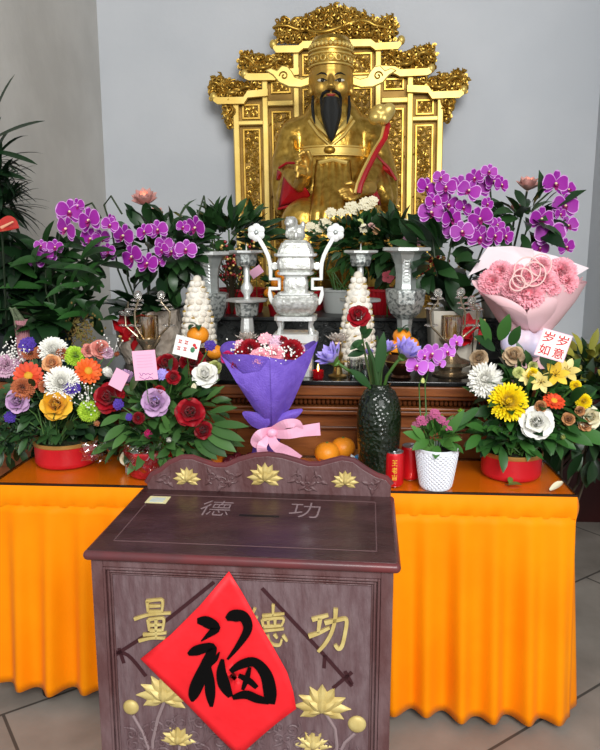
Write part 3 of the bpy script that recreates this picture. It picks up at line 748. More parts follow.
# head
h = MB(); HD = -.06
be(331, 78, HD, 19, 24, .125, h); be(331, 91, HD-.025, 14.5, 15, .09, h); be(331, 70, HD, 19, 16, .125, h)
be(321.5, 88, HD-.07, 6.5, 7, .035, h); be(341.5, 88, HD-.07, 6.5, 7, .035, h)
h.tube([S(331, 76, HD-.12), S(331, 82, HD-.137), S(331, 87, HD-.152)], [1.7*KS, 2.2*KS, 3.0*KS], 8); h.ell(S(331, 87.5, HD-.135), (4.6*KS, .022, 2.2*KS))
for s in (-1, 1):
    h.tube([S(331+s*4, 75.5, HD-.118), S(331+s*10, 73.5, HD-.105), S(331+s*15, 76.5, HD-.075)], 1.5*KS, 6)
    h.tube([S(331+s*4, 78.5, HD-.112), S(331+s*9, 77.2, HD-.108), S(331+s*14, 79.5, HD-.085)], 1.1*KS, 6)
    h.ell(S(331+s*20, 83, HD+.015), (2.8*KS, .03, 10*KS)); h.ell(S(331+s*20.5, 92, HD+.005), (2.8*KS, .022, 4*KS))
hd = remesh(h.build('head', GOLD_SKIN, sroot), .0055, 3)
tmp = bpy.context.evaluated_depsgraph_get(); tmp.update(); ev = hd.evaluated_get(tmp); emesh = ev.to_mesh()
bv = BVHTree.FromPolygons([v.co.copy() for v in emesh.vertices], [tuple(p.vertices) for p in emesh.polygons]); ev.to_mesh_clear()
def on(px, py, out=.0):
    p = S(px, py, -.4); d = (p-(CAM_P-SO)).normalized(); q = bv.ray_cast(CAM_P-SO, d)
    return (q[0]-d*out) if q[0] else S(px, py, HD-.1)
eyew = mat('eye_white', 'D8D0B8', .3); dark = mat('painted_black', '0E0D0C', .4)
hair = mat('black_beard', '10110F', .55, bump=.4, bs=90, stretch=(9, 9, 1), bkind='noise')
for s in (-1, 1):
    e_ = MB().ell(on(331+s*8.8, 80.3), (4.2*KS, .008, 1.4*KS)).build('eye', eyew, hd)
    MB().ell(on(331+s*8.6, 80.3, .006), (1.6*KS, .008, 1.4*KS), 12, 8).build('pupil', dark, e_)
    MB().tube([on(331+s*4, 80.6, .004), on(331+s*8.5, 78.3, .006), on(331+s*13, 79.9, .004)], .5*KS, 6).build('upper_eyelid', dark, e_)
    MB().tube([on(331+s*3.6, 75.3, .002), on(331+s*6.5, 73.4, .003), on(331+s*10, 72.8, .003), on(331+s*14.5, 75, .002)], [.5*KS, .8*KS, .8*KS, .3*KS], 6, flat=.5).build('eyebrow', dark, hd)
    MB().tube([on(331+s*1, 91.6, .003), on(331+s*4.5, 91.2, .004), on(331+s*8, 93.6, .003), on(331+s*9.6, 98, .002), S(331+s*9.6, 106, HD-.115), S(331+s*8.8, 114, HD-.115)], [.9*KS, 1.5*KS, 1.5*KS, 1.4*KS, 1.2*KS, .5*KS], 8).build('moustache', hair, hd)
    MB().tube([S(331+s*18, 96, HD-.02), S(331+s*18.5, 106, HD-.04), S(331+s*17.6, 116, HD-.08), S(331+s*16, 124, HD-.10)], [1.0*KS, 1.5*KS, 1.4*KS, .4*KS], 8).build('side_lock', hair, hd)
MB().ell(on(331, 94.6, -.001), (4.4*KS, .012, 1.0*KS)).ell(on(331, 96.6, -.001), (3.6*KS, .012, 1.1*KS)).build('lips', mat('lip_red', 'A8423A', .4), hd)
m_ = MB(); m_.ell(on(331, 99.5, -.002), (2*KS, .012, 1.4*KS)); m_.build('chin_tuft', hair, hd)
rows = []
for j in range(13):
    u = j/12; py = 99+43*u; hw = (9.4*(1-u)**.6*(1+.25*math.sin(PI*u)))*KS+.001; dp = .075*(1-u)**.7+.004; c = S(331+.5*u, py, HD-.105-.05*u)
    if u < .25: hw *= .8+.8*u
    rows.append([(c.x+hw*math.cos(a)*(1+.05*math.sin(5*a)), c.y+dp*math.sin(a), c.z) for a in [2*PI*k/20 for k in range(20)]])
m_ = MB().grid(rows, closed=True); m_.f.append(list(range(20))); m_.m.append(0)
m_.f.append([12*20+k for k in range(20)]); m_.m.append(0)
m_.build('beard', hair, hd, ang=80)
# winged hat
hx = S(331, 64, HD+.0)
HK = .88
ht = MB(); zz = lambda py: S(331, py, HD).z
ht.lathe([(20.5*KS, zz(69)), (21.5*KS, zz(67)), (22*KS, zz(59)), (22.3*KS, zz(54)), (20.6*KS, zz(53)), (20*KS, zz(50)), (20.5*KS, zz(44)), (18*KS, zz(39.5)), (11*KS, zz(37)), (.5*KS, zz(36))], 40, T=Matrix.Translation((hx.x, hx.y, 0)) @ Matrix.Diagonal((HK, 1.0, 1, 1)))
hat = ht.build('hat', GOLD_ROBE, sroot, ang=30)
m_ = MB()
for py, r in ((68.5, 22), (54, 22.8), (58, 22.4)): m_.tube([(hx.x+HK*r*KS*math.cos(a), hx.y+r*KS*math.sin(a), zz(py)) for a in [2*PI*k/36 for k in range(37)]], 1.0*KS, 6)
for k in range(15):
    a = PI+PI*(k+.5)/15; m_.ell((hx.x+HK*21*KS*math.cos(a), hx.y+21*KS*math.sin(a), zz(49)), (2.1*KS, 2.1*KS, 2.4*KS), 8, 6)
for k in range(9):
    a = PI+PI*(k+.5)/9; c_ = (hx.x+HK*22*KS*math.cos(a), hx.y+22*KS*math.sin(a), zz(63))
    m_.tube([Vector(c_)+Vector((math.cos(t_)*-math.sin(a)*2.4*KS, math.cos(t_)*math.cos(a)*2.4*KS, math.sin(t_)*2.4*KS)) for t_ in [k2*2*PI/10 for k2 in range(11)]], .7*KS, 5)
m_.build('hat_trim', GOLD, hat)
for s in (-1, 1):
    WP = [(20, 88.5), (32, 89), (46, 87), (55, 82), (60, 76), (66, 72), (60, 71), (54, 74), (50, 69), (43, 69.5), (40, 73), (43, 79), (38, 82), (29, 81.5), (20, 80)]
    WP = [(20, 83.5), (30, 86), (42, 85.5), (52, 82), (58, 76.5), (66, 72.5), (60, 70.5), (54, 72.5), (49, 68.5), (43, 69.5), (39, 73), (36, 77.5), (29, 79), (20, 76.5)]
    pl = [S(331+s*a, 78.5+(p-78.5)*1.3, HD+.01) for a, p in WP]
    m_ = MB().prism([(p.x, p.z) for p in pl], .022, wallT((0, HD+.02, 0)))
    o = m_.build('hat_wing', GOLD, hat, ang=30, bevel=.006, seg=2)
    c = S(331+s*47, 76, HD); MB().tube([(a, z, .003) for a, z in spiral(c.x, c.z, 4.2*KS, 1.3, 0 if s > 0 else PI, s, 14)], .7*KS, 6, 0, wallT((0, HD-.003, 0))).build('wing_curl', GOLD_OLD, o)

# ================================================================== silver altar vessels
def local(px, py, Y): return at(px, py, Y)
# censer
CY = 2.60
cz = empty('silver_censer', 'tall tiered silver incense burner with lion finial and flower tipped side handles', 'incense burner', (at(296, 300, CY).x, CY, AZ), 0)
cp = cz.location.copy(); kc = ppm(CY)
def zc_(py): return max(0, at(296, py, CY).z-cp.z)
def tier(pr, m, name, par=cz, sq=7): return MB().lathe([(r*kc*1.0, zc_(p)) for r, p in pr], 40, m and 0, None, sq, True, PI/40).build(name, m, par, ang=30)
tier([(20, 386), (20, 380), (17, 378), (17, 345), (19, 342), (22, 340), (22, 333.5), (20, 332)], SILVER_WHITE, 'plinth')
for sx in (-1, 1):
    for sy in (-1, 1):
        MB().tube([(sx*16*kc, sy*15*kc, zc_(333)), (sx*14.5*kc, sy*13.5*kc, zc_(326)), (sx*16*kc, sy*15*kc, zc_(318))], [2.3*kc, 1.8*kc, 3*kc], 8).build('leg', SILVER, cz)
tier([(20.5, 319), (20.5, 315)], SILVER, 'stand_plate')
bw = tier([(14, 314.5), (19, 311), (22.3, 304), (22.3, 299), (20.5, 296.5), (20.5, 295), (14, 293.5)], SILVER_EMB, 'lower_bowl')
tier([(13, 295), (17.5, 294), (17.5, 292.5), (11.5, 291)], SILVER, 'rim_plate'); tier([(10.8, 292), (11.8, 288), (11.8, 281), (10.5, 277)], SILVER_EMB, 'neck')
tier([(11, 277.5), (11, 276), (17.2, 274), (17.2, 271.8), (14, 271)], SILVER, 'rim_plate'); tier([(14.5, 272), (17.5, 268), (17.8, 262), (16, 256.5)], SILVER_EMB, 'upper_bowl')
tier([(17, 257), (20.2, 255.8), (20.2, 253.6), (16, 253)], SILVER, 'rim_plate'); tier([(17.5, 253.5), (16, 248), (15.3, 247.5), (13.8, 243), (12, 242.5), (10, 240)], SILVER_EMB, 'lid')
fn = MB()
def fe(px, py, dy, a, b2, c_): fn.ell(at(px, py, CY+dy)-cp, (a*kc, b2*kc, c_*kc), 10, 7)
fe(296, 236, 0, 9.5, 8, 5); fe(292, 229, -.01, 6.5, 6, 6); fe(299, 231, 0, 6, 6, 6); fe(290.5, 222, -.025, 5.2, 5.5, 4.8); fe(288, 224, -.04, 2.6, 3, 2.3); fe(303, 226, .005, 2.5, 2.5, 5); fe(287, 234, -.03, 2, 2.5, 4); fe(296, 236, -.03, 2, 2.5, 4)
fe(287, 218, -.02, 1.5, 1.5, 1.6); fe(294, 218, -.02, 1.5, 1.5, 1.6)
for k in range(14):
    a = k*2*PI/14; fe(291+5.5*math.cos(a), 222+4.6*math.sin(a), -.012, 1.5, 1.5, 1.5)
remesh(fn.build('lion_finial', SILVER_EMB, cz), .0035, 1)
for s in (-1, 1):
    pth = [(22, 304), (24.5, 300), (26, 294), (26, 288.5), (16.5, 288.5), (16.5, 279), (25.2, 279), (25.2, 268), (26, 262), (28, 255.5), (31, 249), (34.5, 243), (38.5, 236)]
    hb = MB(); pts = [at(296+s*a, p, CY)-cp for a, p in pth]; W2 = 4.0*kc
    brush(hb, [(p.x, p.z, W2) for p in pts], wallT((0, .010, 0)), .02, n=1)
    o = hb.build('handle', SILVER_WHITE, cz, smooth=False, bevel=.002)
    c = at(296+s*39.5, 232.5, CY)-cp
    fl = MB(); FTm = frame(c+Vector((0, -.006, 0)), (1, 0, 0), (0, 0, 1))
    for k in range(6): fl.ell((4.6*kc*math.cos(k*PI/3+.5), 4.6*kc*math.sin(k*PI/3+.5), 0), (4.3*kc, 4.3*kc, .005), 12, 7, 0, FTm)
    fo = fl.build('handle_flower', SILVER_WHITE, o)
    MB().ell((0, 0, .004), (2.4*kc, 2.4*kc, .007), 12, 8, 0, FTm).tube([(2.9*kc*math.cos(a), 2.9*kc*math.sin(a), .006) for a in [k*2*PI/16 for k in range(17)]], .0018, 6, 0, FTm).build('flower_boss', PEWTER, fo) if False else MB().ell((0, 0, .004), (2.4*kc, 2.4*kc, .007), 12, 8, 0, FTm).build('flower_boss', PEWTER, o)
    c = at(296+s*21, 266, CY)-cp; F2 = frame(c+Vector((0, -.008, 0)), (1, 0, 0), (0, 0, 1))
    MB().lathe([(3.6*kc, 0), (3.6*kc, .008), (2.5*kc, .009), (2.5*kc, .006), (.01*kc, .006)], 20, 0, F2).build('scroll_boss', SILVER_WHITE, o)
# candlesticks
def candlestick(px, Y, label):
    t = empty('silver_candlestick', label, 'candlestick', (at(px, 300, Y).x, Y, AZ), 0, 'silver candlesticks'); k = ppm(Y); pz = lambda py: at(px, py, Y).z-AZ
    zs = lambda pr, n=8: [(r*k, pz(p)) for r, p in pr]
    R8 = PI/8
    MB().lathe([(15*k, 0), (15*k, .012), (10*k, .03), (6*k, .04), (5*k, pz(345))], 8, rot=R8).build('base', PEWTER, t, smooth=False)
    MB().lathe(zs([(6, 346), (7, 338), (7, 328), (6, 318), (7.5, 316)]), 8, rot=R8).build('lower_stem', SILVER, t, smooth=False)
    MB().lathe(zs([(7, 317), (11, 315), (12.5, 304), (12.5, 302)]), 8, rot=R8).build('lower_cup', PEWTER_EMB, t, smooth=False)
    MB().lathe(zs([(13, 302.5), (21, 301), (21.5, 299), (20, 298.6)]), 8, rot=R8).build('lower_drip_tray', SILVER, t, smooth=False)
    MB().lathe(zs([(3, 299), (3.2, 295), (6, 291), (6, 287), (3, 282), (3, 266)]), 16).build('stem', SILVER, t)
    MB().lathe(zs([(9, 266), (10.5, 262), (11, 254)]), 8, rot=R8).build('upper_cup', PEWTER_EMB, t, smooth=False)
    MB().lathe(zs([(11, 254.5), (17.5, 252.5), (17.5, 250.5), (16, 250.2)]), 8, rot=R8).build('drip_tray', SILVER, t, smooth=False)
    MB().lathe(zs([(1, 250.5), (.5, 246), (.05, 243)]), 8).build('spike', SILVER, t)
candlestick(247, 2.80, 'silver candlestick with two drip trays left of the incense burner')
candlestick(360, 2.88, 'silver candlestick right of the incense burner behind the white tower')
def guvase(px, Y, label, dpy=0):
    t = empty('silver_gu_vase', label, 'vase', (at(px, 300, Y).x, Y, AZ), 0, 'silver altar vases'); k = ppm(Y); pz = lambda py: at(px, py+dpy, Y).z-AZ
    zs = lambda pr: [(r*k, pz(p)) for r, p in pr]; R8 = PI/8
    MB().lathe([(16*k, 0), (16*k, .01), (13*k, .02)]+zs([(9, 352), (7, 330), (8, 319), (10, 317)]), 8, rot=R8).build('foot', PEWTER, t, smooth=False)
    MB().lathe(zs([(9, 318), (15, 313), (19, 303), (20.2, 292), (20.2, 289.5), (17, 288.5)]), 8, rot=R8).build('belly', PEWTER_EMB, t, smooth=False)
    MB().lathe(zs([(11, 289), (10.3, 284), (10.2, 274), (11.5, 264), (15.5, 254.5), (17.5, 252)]), 8, rot=R8).build('neck', PEWTER, t, smooth=False)
    ch = MB()
    for j in range(7): ch.tube([(3*k*math.cos(a), -(10.2+max(0, 3-j)*.8)*k*.93-.001, pz(259+3.4*j)+2*k*math.sin(a)) for a in [q*2*PI/10 for q in range(11)]], .7*k, 5)
    ch.build('chain_ornament', SILVER, t)
    MB().lathe(zs([(18, 252.2), (24, 250.5), (24, 247.5), (22, 247.2), (14, 247.4), (12, 252)]), 8, rot=R8).build('mouth_rim', SILVER, t, smooth=False)
guvase(209, 2.92, 'flared silver altar vase at the left, behind the left white tower', 4)
guvase(405, 2.80, 'flared silver altar vase at the right, behind the orange fruit')

# white conical offering towers
paper = mat('white_tower_paper', 'EFEADF', .6, island='DCD2C0'); tgold = mat('tower_gold', 'C9A650', .4, .5)
def tower(px, Y, top, bot, hw, label):
    p = at(px, bot, Y); t = empty('offering_tower', label, 'offering tower', (p.x, Y, AZ), 0, 'white offering towers'); k = ppm(Y); H_ = at(px, top, Y).z-AZ
    r0 = hw*k; rng = random.Random(int(px)); m_ = MB(); g = MB()
    m_.lathe([(r0*.86, 0), (r0*.80, H_*.3), (r0*.5, H_*.8), (r0*.12, H_*.97)], 20)
    nr = 15
    for j in range(nr):
        u = (j+.5)/nr; R_ = r0*(1-u*.42-.35*u**4)*.86; n2 = max(5, int(2*PI*R_/(r0*.34))); z = H_*u*.96; rr = r0*.2
        for q in range(n2):
            a = 2*PI*(q+.5*(j % 2))/n2+rng.uniform(-.06, .06)
            Tm = Matrix.Translation((R_*math.cos(a), R_*math.sin(a), z)) @ Matrix.Rotation(a+PI/2, 4, 'Z') @ Matrix.Rotation(rng.uniform(-.5, .5), 4, 'Y')
            m_.ell((0, 0, 0), (rr*.95, rr*.75, H_/nr*.52), 7, 5, 0, Tm)
            if q % 4 == j % 4: g.ell((0, rr*-.2, 0), (rr*.5, rr*.62, H_/nr*.12), 6, 4, 0, Tm @ Matrix.Translation((0, 0, H_/nr*.45)))
    m_.ell((0, 0, H_*.97), (r0*.22, r0*.22, H_*.05), 10, 7)
    m_.build('stacked_puffs', paper, t); g.build('gold_wrapping', tgold, t)
tower(199, 2.70, 277, 352, 21, 'white conical offering tower left of the incense burner')
tower(357, 2.68, 273, 352, 21, 'white conical offering tower behind the single red rose')
# ================================================================== flowers: every kind is built once per colour as mesh data
def wprof(u, pf):
    if pf == 'round': return (.4+.6*math.sin(min(u/.6, 1)*PI/2))*(math.sqrt(max(0, 1-((u*.985-.5)/.5)**2.4)) if u > .5 else 1)
    if pf == 'strap': return (.55+.45*min(1, u*2))*(math.sqrt(max(0, 1-((u*.97-.6)/.4)**2)) if u > .62 else 1)
    if pf == 'fan': return .18+.82*u**.8
    return math.sin(PI*min(1, .08+u*.92))**.75          # pointed
def petal(mb, phi, el, L_, W_, curl=0, cup=.15, r0=0, z0=0, n=5, pf='round', mi=0, wave=0, rng=random, nw=4, rim=None, jag=0):
    """petal rooted at radius r0 on the flower axis (+Z); el 0 lies flat, 90 stands up; curl bends along the length (radians)"""
    c, s = math.cos(phi), math.sin(phi); x, z = r0, z0; rows = []; ph = rng.uniform(0, 6)
    for i in range(n+1):
        u = i/n; e = math.radians(el)+curl*u
        if i: x += math.cos(e)*L_/n; z += math.sin(e)*L_/n
        wd = W_*.5*wprof(u, pf); row = []
        for k in range(nw+1):
            q = 2*k/nw-1; y = q*wd; lift = cup*wd*q*q+(wave*math.sin(q*7+ph+u*4)*u)
            j = jag*L_*((k % 2)-.5) if jag and i == n else 0
            xx = x-math.sin(e)*lift+math.cos(e)*j; zz = z+math.cos(e)*lift+math.sin(e)*j
            row.append((xx*c-y*s, xx*s+y*c, zz))
        rows.append(row)
    if rim is None: mb.grid(rows, mi)
    else: mb.grid(rows, lambda i, k: rim if (k in (0, nw-1) or i >= n-1) else mi)
def fm(name, a, b=None, rough=.5, **k): return mat('petal_'+name, a, rough, island=b or a, sheen=.1, spec=.3, **k)
_F = {}
COL = dict(red=('A80D1E', '7E0816'), dred=('8E0A18', '60060F'), white=('FCFBF6', 'F4F2E8'), cream=('EFE8CC', 'E2D8B4'), yellow=('F7D23A', 'E8B41E'), gold=('F3C23C', 'E0A020'),
    lemon=('FBE51C', 'F0CE0A'), orange=('EE6A1E', 'D94B14'), orred=('E4512A', 'C93A1C'), lime=('C3E04A', 'A2CC30'), peach=('E8B684', 'D9935E'), rust=('C97A52', 'AE5C3A'),
    lilac=('CDA9CC', 'B78CBC'), lpink=('E5C4D4', 'D0A2BE'), pink=('FFBEC8', 'F9A4B4'), hot=('D8287A', 'B81A60'), salmon=('E59A8C', 'D27A6E'), champagne=('DCC3A0', 'C4A47C'),
    violet=('5A3EA8', '44308C'), lavender=('BEB0F0', 'A08EE0'), lily=('EFD04A', 'E3B92E'), palegold=('EBDD9A', 'DCC66A'), paleg=('D4D890', 'BFC86E'), blush=('E8C4BC', 'D8A89E'), tan=('C08A5A', 'A06A40'),
    orchid=('9C269C', '80188C'), orchid2=('BE62CC', 'AA48B8'), dusty=('A8607A', '8C4A60'), kal=('C0608A', 'A04C74'))
def flower_data(kind, col, var=0):
    key = (kind, col, var)
    if key in _F: return _F[key]
    rng = random.Random(hash((len(kind), ord(kind[0]), ord(col[0]), len(col), var)) & 0xffff); A, B = COL[col]; m = fm(col, A, B); P = MB(); sub = None; mats = [m]
    if kind == 'rose':          # unit radius 1
        for lay, (n_, el, L_, W_, r0, curl, z0) in enumerate(((3, 88, .62, .5, .05, .35, .30), (3, 84, .72, .7, .12, .2, .24), (4, 78, .82, .85, .2, .05, .16), (5, 66, .9, 1.0, .26, -.3, .08), (5, 50, .92, 1.1, .28, -.65, .02), (6, 28, .88, 1.1, .26, -.75, -.02))):
            for k in range(n_): petal(P, 2*PI*k/n_+lay*.7+rng.uniform(-.15, .15), el+rng.uniform(-6, 6), L_*rng.uniform(.93, 1.06), W_, curl, .5 if lay < 4 else .22, r0, z0, 6, 'round', wave=.03, rng=rng, nw=6)
    elif kind == 'rosebud':
        for lay, (n_, el, L_, W_, r0) in enumerate(((3, 90, 1.5, .8, .1), (4, 84, 1.5, 1.1, .25), (4, 76, 1.4, 1.25, .3))):
            for k in range(n_): petal(P, 2*PI*k/n_+lay*.7, el, L_, W_, .35-.12*lay, .6, r0, 0, 6, 'round', rng=rng)
    elif kind == 'gerbera':
        for k in range(16): petal(P, 2*PI*k/16, 10+rng.uniform(-5, 5), .8, .4, -.2, .15, .2, .05, 4, 'strap', rng=rng)
        for k in range(13): petal(P, 2*PI*(k+.5)/13, 28+rng.uniform(-5, 5), .6, .3, -.3, .15, .18, .1, 4, 'strap', rng=rng)
        Sb = MB(); Sb.ell((0, 0, .1), (.3, .3, .14), 14, 8)
        for k in range(40):
            a = k*2.4; r = .3*math.sqrt(k/40); Sb.ell((r*math.cos(a), r*math.sin(a), .2-.5*r*r), (.035, .035, .05), 5, 4)
        sub = ('flower_center', Sb, mat('gerbera_center', 'D8A22A', .7))
    elif kind == 'mum':        # dense ball of narrow petals
        for lay in range(10):
            n_ = 8+lay*3
            for k in range(n_): petal(P, 2*PI*(k+.5*(lay % 2))/n_+rng.uniform(-.08, .08), 86-lay*9.5+rng.uniform(-6, 6), .5+.045*lay+rng.uniform(-.04, .04), .2, .75-.085*lay, .5, .04+.035*lay, .3-.025*lay, 4, 'strap', rng=rng, nw=2)
    elif kind == 'spider':
        for lay in range(9):
            n_ = 9+lay*3
            for k in range(n_): petal(P, 2*PI*(k+.5*(lay % 2))/n_+rng.uniform(-.1, .1), 86-lay*12.5+rng.uniform(-8, 8), .5+.06*lay+rng.uniform(-.05, .12), .18, .8-.09*lay+(1.0 if lay > 6 and rng.random() < .4 else 0), .6, .04+.03*lay, .28-.03*lay, 6, 'strap', rng=rng, nw=2)
    elif kind == 'carnation':
        for lay in range(8):
            n_ = 5+lay
            for k in range(n_): petal(P, 2*PI*k/n_+lay*.9+rng.uniform(-.25, .25), 88-lay*10.5+rng.uniform(-9, 9), .62+.05*lay, .62, -.25-.05*lay+rng.uniform(-.2, .2), .1, .05, .24-.035*lay, 5, 'fan', wave=.075, rng=rng, nw=8, jag=.13)
    elif kind == 'orchid':
        mats = [m, fm('orchid_rim', 'D6A0DA', 'C884CE')]
        for k, a in enumerate((90, 215, 325)): petal(P, math.radians(a), 4, .95, .62, -.1, .12, .05, -.03, 9, 'round', 0, rng=rng, nw=12, rim=1)
        for a in (12, 168): petal(P, math.radians(a), 10, 1.0, 1.18, -.25, .06, .03, .03, 12, 'round', 0, rng=rng, nw=16, rim=1)
        Sb = MB(); Sb.ell((0, .04, .14), (.1, .1, .12), 10, 7, 1)
        for a in (230, 310): petal(Sb, math.radians(a), 45, .34, .3, .5, .5, .04, .05, 4, 'round', 0, rng=rng)
        petal(Sb, math.radians(270), 25, .5, .36, .2, .5, .05, .06, 5, 'pt', 0, rng=rng)
        sub = ('lip', Sb, [fm('orchid_lip', '8E1062', 'A02A78'), fm('orchid_column', 'F3E6C8', 'F1D9A0')])
    elif kind == 'lily':
        for k in range(6): petal(P, 2*PI*k/6+(.15 if k % 2 else 0), 48-8*(k % 2), 1.15, .62, -.75, .2, .06, 0, 6, 'pt', rng=rng)
        Sb = MB()
        for k in range(6): a = k*PI/3+.4; Sb.tube([(0, 0, .1), (.15*math.cos(a), .15*math.sin(a), .45), (.28*math.cos(a), .28*math.sin(a), .65)], [.02, .018, .04], 5)
        sub = ('stamens', Sb, mat('stamen', '9A6A22', .6))
    elif kind == 'waterlily':
        for lay, (n_, el, L_) in enumerate(((8, 72, 1.2), (8, 56, 1.3), (9, 40, 1.3))):
            for k in range(n_): petal(P, 2*PI*k/n_+lay*.4+rng.uniform(-.1, .1), el+rng.uniform(-6, 6), L_, .5, .2, .4, .1, .1, 6, 'pt', rng=rng)
        Sb = MB(); Sb.ell((0, 0, .22), (.2, .2, .18), 12, 8)
        for k in range(22):
            a = k*2.4; Sb.tube([(.15*math.cos(a), .15*math.sin(a), .25), (.22*math.cos(a), .22*math.sin(a), .62)], [.03, .02], 5)
        sub = ('flower_center', Sb, mat('lily_center', 'EBC83C', .6))
    elif kind in ('statice', 'floret'):      # dome of tiny florets
        ns_ = 44 if kind == 'statice' else 34
        for k in range(ns_):
            a = k*2.4; r = math.sqrt((k+.5)/ns_)*.95; c_ = Vector((r*math.cos(a), r*math.sin(a), .5*(1-r*r)+rng.uniform(-.12, .14))); n0 = len(P.v)
            for j in range(4): petal(P, a+j*PI/2, 50 if kind == 'statice' else 20, .24, .24, -.5, .2, .01, 0, 2, 'round', 0, rng=rng, nw=2)
            for q in range(n0, len(P.v)): P.v[q] = P.v[q]+c_
    elif kind == 'lotus':
        for lay, (n_, el, L_) in enumerate(((6, 66, 1.0), (8, 46, 1.15), (8, 24, 1.1))):
            for k in range(n_): petal(P, 2*PI*k/n_+lay*.35, el, L_, .72, .35, .4, .1, .05, 6, 'pt', rng=rng)
        Sb = MB(); Sb.ell((0, 0, .35), (.2, .2, .3), 12, 8); sub = ('bulb', Sb, mat('lotus_bulb', 'FFD9A0', .4, emit=6))
    mxr = 1/max(math.hypot(v.x, v.y) for v in P.v) if kind not in ('rosebud', 'waterlily') else 1
    for B_ in (P, sub[1]) if sub else (P,): B_.v = [v*mxr for v in B_.v]
    ang = 180
    me = P.mesh(kind, mats, True, ang)
    sd = None
    if sub: sd = (sub[0], sub[1].mesh(sub[0], sub[2], True, 180))
    _F[key] = (me, sd); return _F[key]
FNAME = dict(rose='rose', rosebud='rose_bud', gerbera='gerbera', mum='chrysanthemum', spider='spider_chrysanthemum', carnation='carnation', orchid='orchid_bloom', lily='lily', waterlily='water_lily', statice='statice', floret='floret_cluster', lotus='lotus_bloom')
FPHRASE = dict(rose='rose', rosebud='rose bud', gerbera='gerbera', mum='chrysanthemum', spider='spider chrysanthemum', carnation='carnation', orchid='orchid bloom', lily='lily', statice='statice sprig', floret='floret cluster')
CNAME = dict(red='red', dred='dark red', white='white', cream='cream', yellow='yellow', gold='golden yellow', lemon='bright yellow', orange='orange', orred='orange red', lime='lime green', peach='peach', rust='rust brown', lilac='lilac', lpink='pale pink', pink='pink', hot='hot pink', salmon='salmon', champagne='champagne', violet='violet', lavender='lavender', lily='yellow', palegold='pale gold', paleg='pale green', blush='blush', tan='tan', orchid='purple', orchid2='light purple', dusty='dusty pink', kal='pink')
_fr = random.Random(77)
def flower(kind, col, pos, face, r, parent, var=None, roll=None, lab=True):
    """pos is in the parent's frame (parents of plants are not rotated)"""
    me, sd = flower_data(kind, col, _fr.randrange(3) if var is None else var)
    o = D.objects.new(FNAME[kind], me); C.objects.link(o); o.parent = parent
    o.matrix_local = Matrix.Translation(pos) @ face_to(face, _fr.uniform(0, 6.28) if roll is None else roll) @ Matrix.Scale(r, 4)
    if lab and parent is not None and kind in FPHRASE: o['label'] = CNAME[col]+' '+FPHRASE[kind]
    if sd:
        s = D.objects.new(sd[0], sd[1]); C.objects.link(s); s.parent = o
    return o
# ------------------------------------------------------------------ leaves
def leaf(mb, base, d, up, L_, W_, curl=.6, fold=.25, n=5, shape=.8, mi=0, stemlen=0, tip=.25, twist=0):
    d = Vector(d).normalized(); up = Vector(up); side = d.cross(up)
    if side.length < 1e-4: side = d.orthogonal()
    side.normalize(); up = side.cross(d).normalized(); p = Vector(base)
    if twist:
        R_ = Matrix.Rotation(twist, 3, d); side = R_ @ side; up = R_ @ up
    rows = []
    if stemlen:
        q = p+d*stemlen; mb.tube([p, q], W_*.04, 3, mi, cap=False); p = q
    for i in range(n+1):
        u = i/n; e = curl*u*u if True else 0
        dd = d*math.cos(e)-up*math.sin(e); uu = up*math.cos(e)+d*math.sin(e)
        if i: p = p+dd*(L_/n)
        wd = W_*.5*math.sin(PI*min(1, .05+u*(.95-.0*tip)))**shape if u < 1 else W_*.02
        rows.append([p-side*wd+uu*wd*fold, p, p+side*wd+uu*wd*fold])
    mb.grid(rows, mi)
def rdir(rng, up=.3):
    while True:
        v = Vector((rng.uniform(-1, 1), rng.uniform(-1, 1), rng.uniform(-1, 1)))
        if .05 < v.length < 1: break
    v.normalize(); v.z += up; return v.normalized()
def foliage(mb, cpt, R_, n, L_, W_, rng, up=.25, curl=.7, spread=.5, inner=.25, shape=.8, front=.0, mi=lambda r: 0, nseg=4, droop=0, zmin=-9):
    for k in range(n):
        d = rdir(rng, up); d.y -= front; d.normalize()
        f = inner+(1-inner)*rng.random()**.6
        b = Vector(cpt)+Vector((d.x*R_[0], d.y*R_[1], d.z*R_[2]))*f
        if b.z < zmin: continue
        e = (d+Vector((rng.uniform(-1, 1), rng.uniform(-1, 1), rng.uniform(-.8, .8)))*spread+Vector((0, 0, -droop))).normalized()
        leaf(mb, b, e, Vector((rng.uniform(-.4, .4), rng.uniform(-.9, .1), 1)), L_*rng.uniform(.65, 1.25), W_*rng.uniform(.75, 1.2), curl*rng.uniform(.2, 1.3), .2, nseg, shape, mi(rng), twist=rng.uniform(-.6, .6))
def dome(px, py, c, R_):
    """where a pixel ray meets an ellipsoid (nearest rim point when it misses): point and outward normal"""
    S_ = Vector(R_); o_ = CAM_P-c; d = ray(px, py); o2 = Vector((o_.x/S_.x, o_.y/S_.y, o_.z/S_.z)); d2 = Vector((d.x/S_.x, d.y/S_.y, d.z/S_.z))
    a = d2.dot(d2); b2 = o2.dot(d2); q = b2*b2-a*(o2.dot(o2)-1)
    t_ = (-b2-math.sqrt(q))/a if q > 0 else -b2/a
    p = CAM_P+d*t_; l = p-c; n = Vector((l.x/S_.x**2, l.y/S_.y**2, l.z/S_.z**2)).normalized()
    return p, n
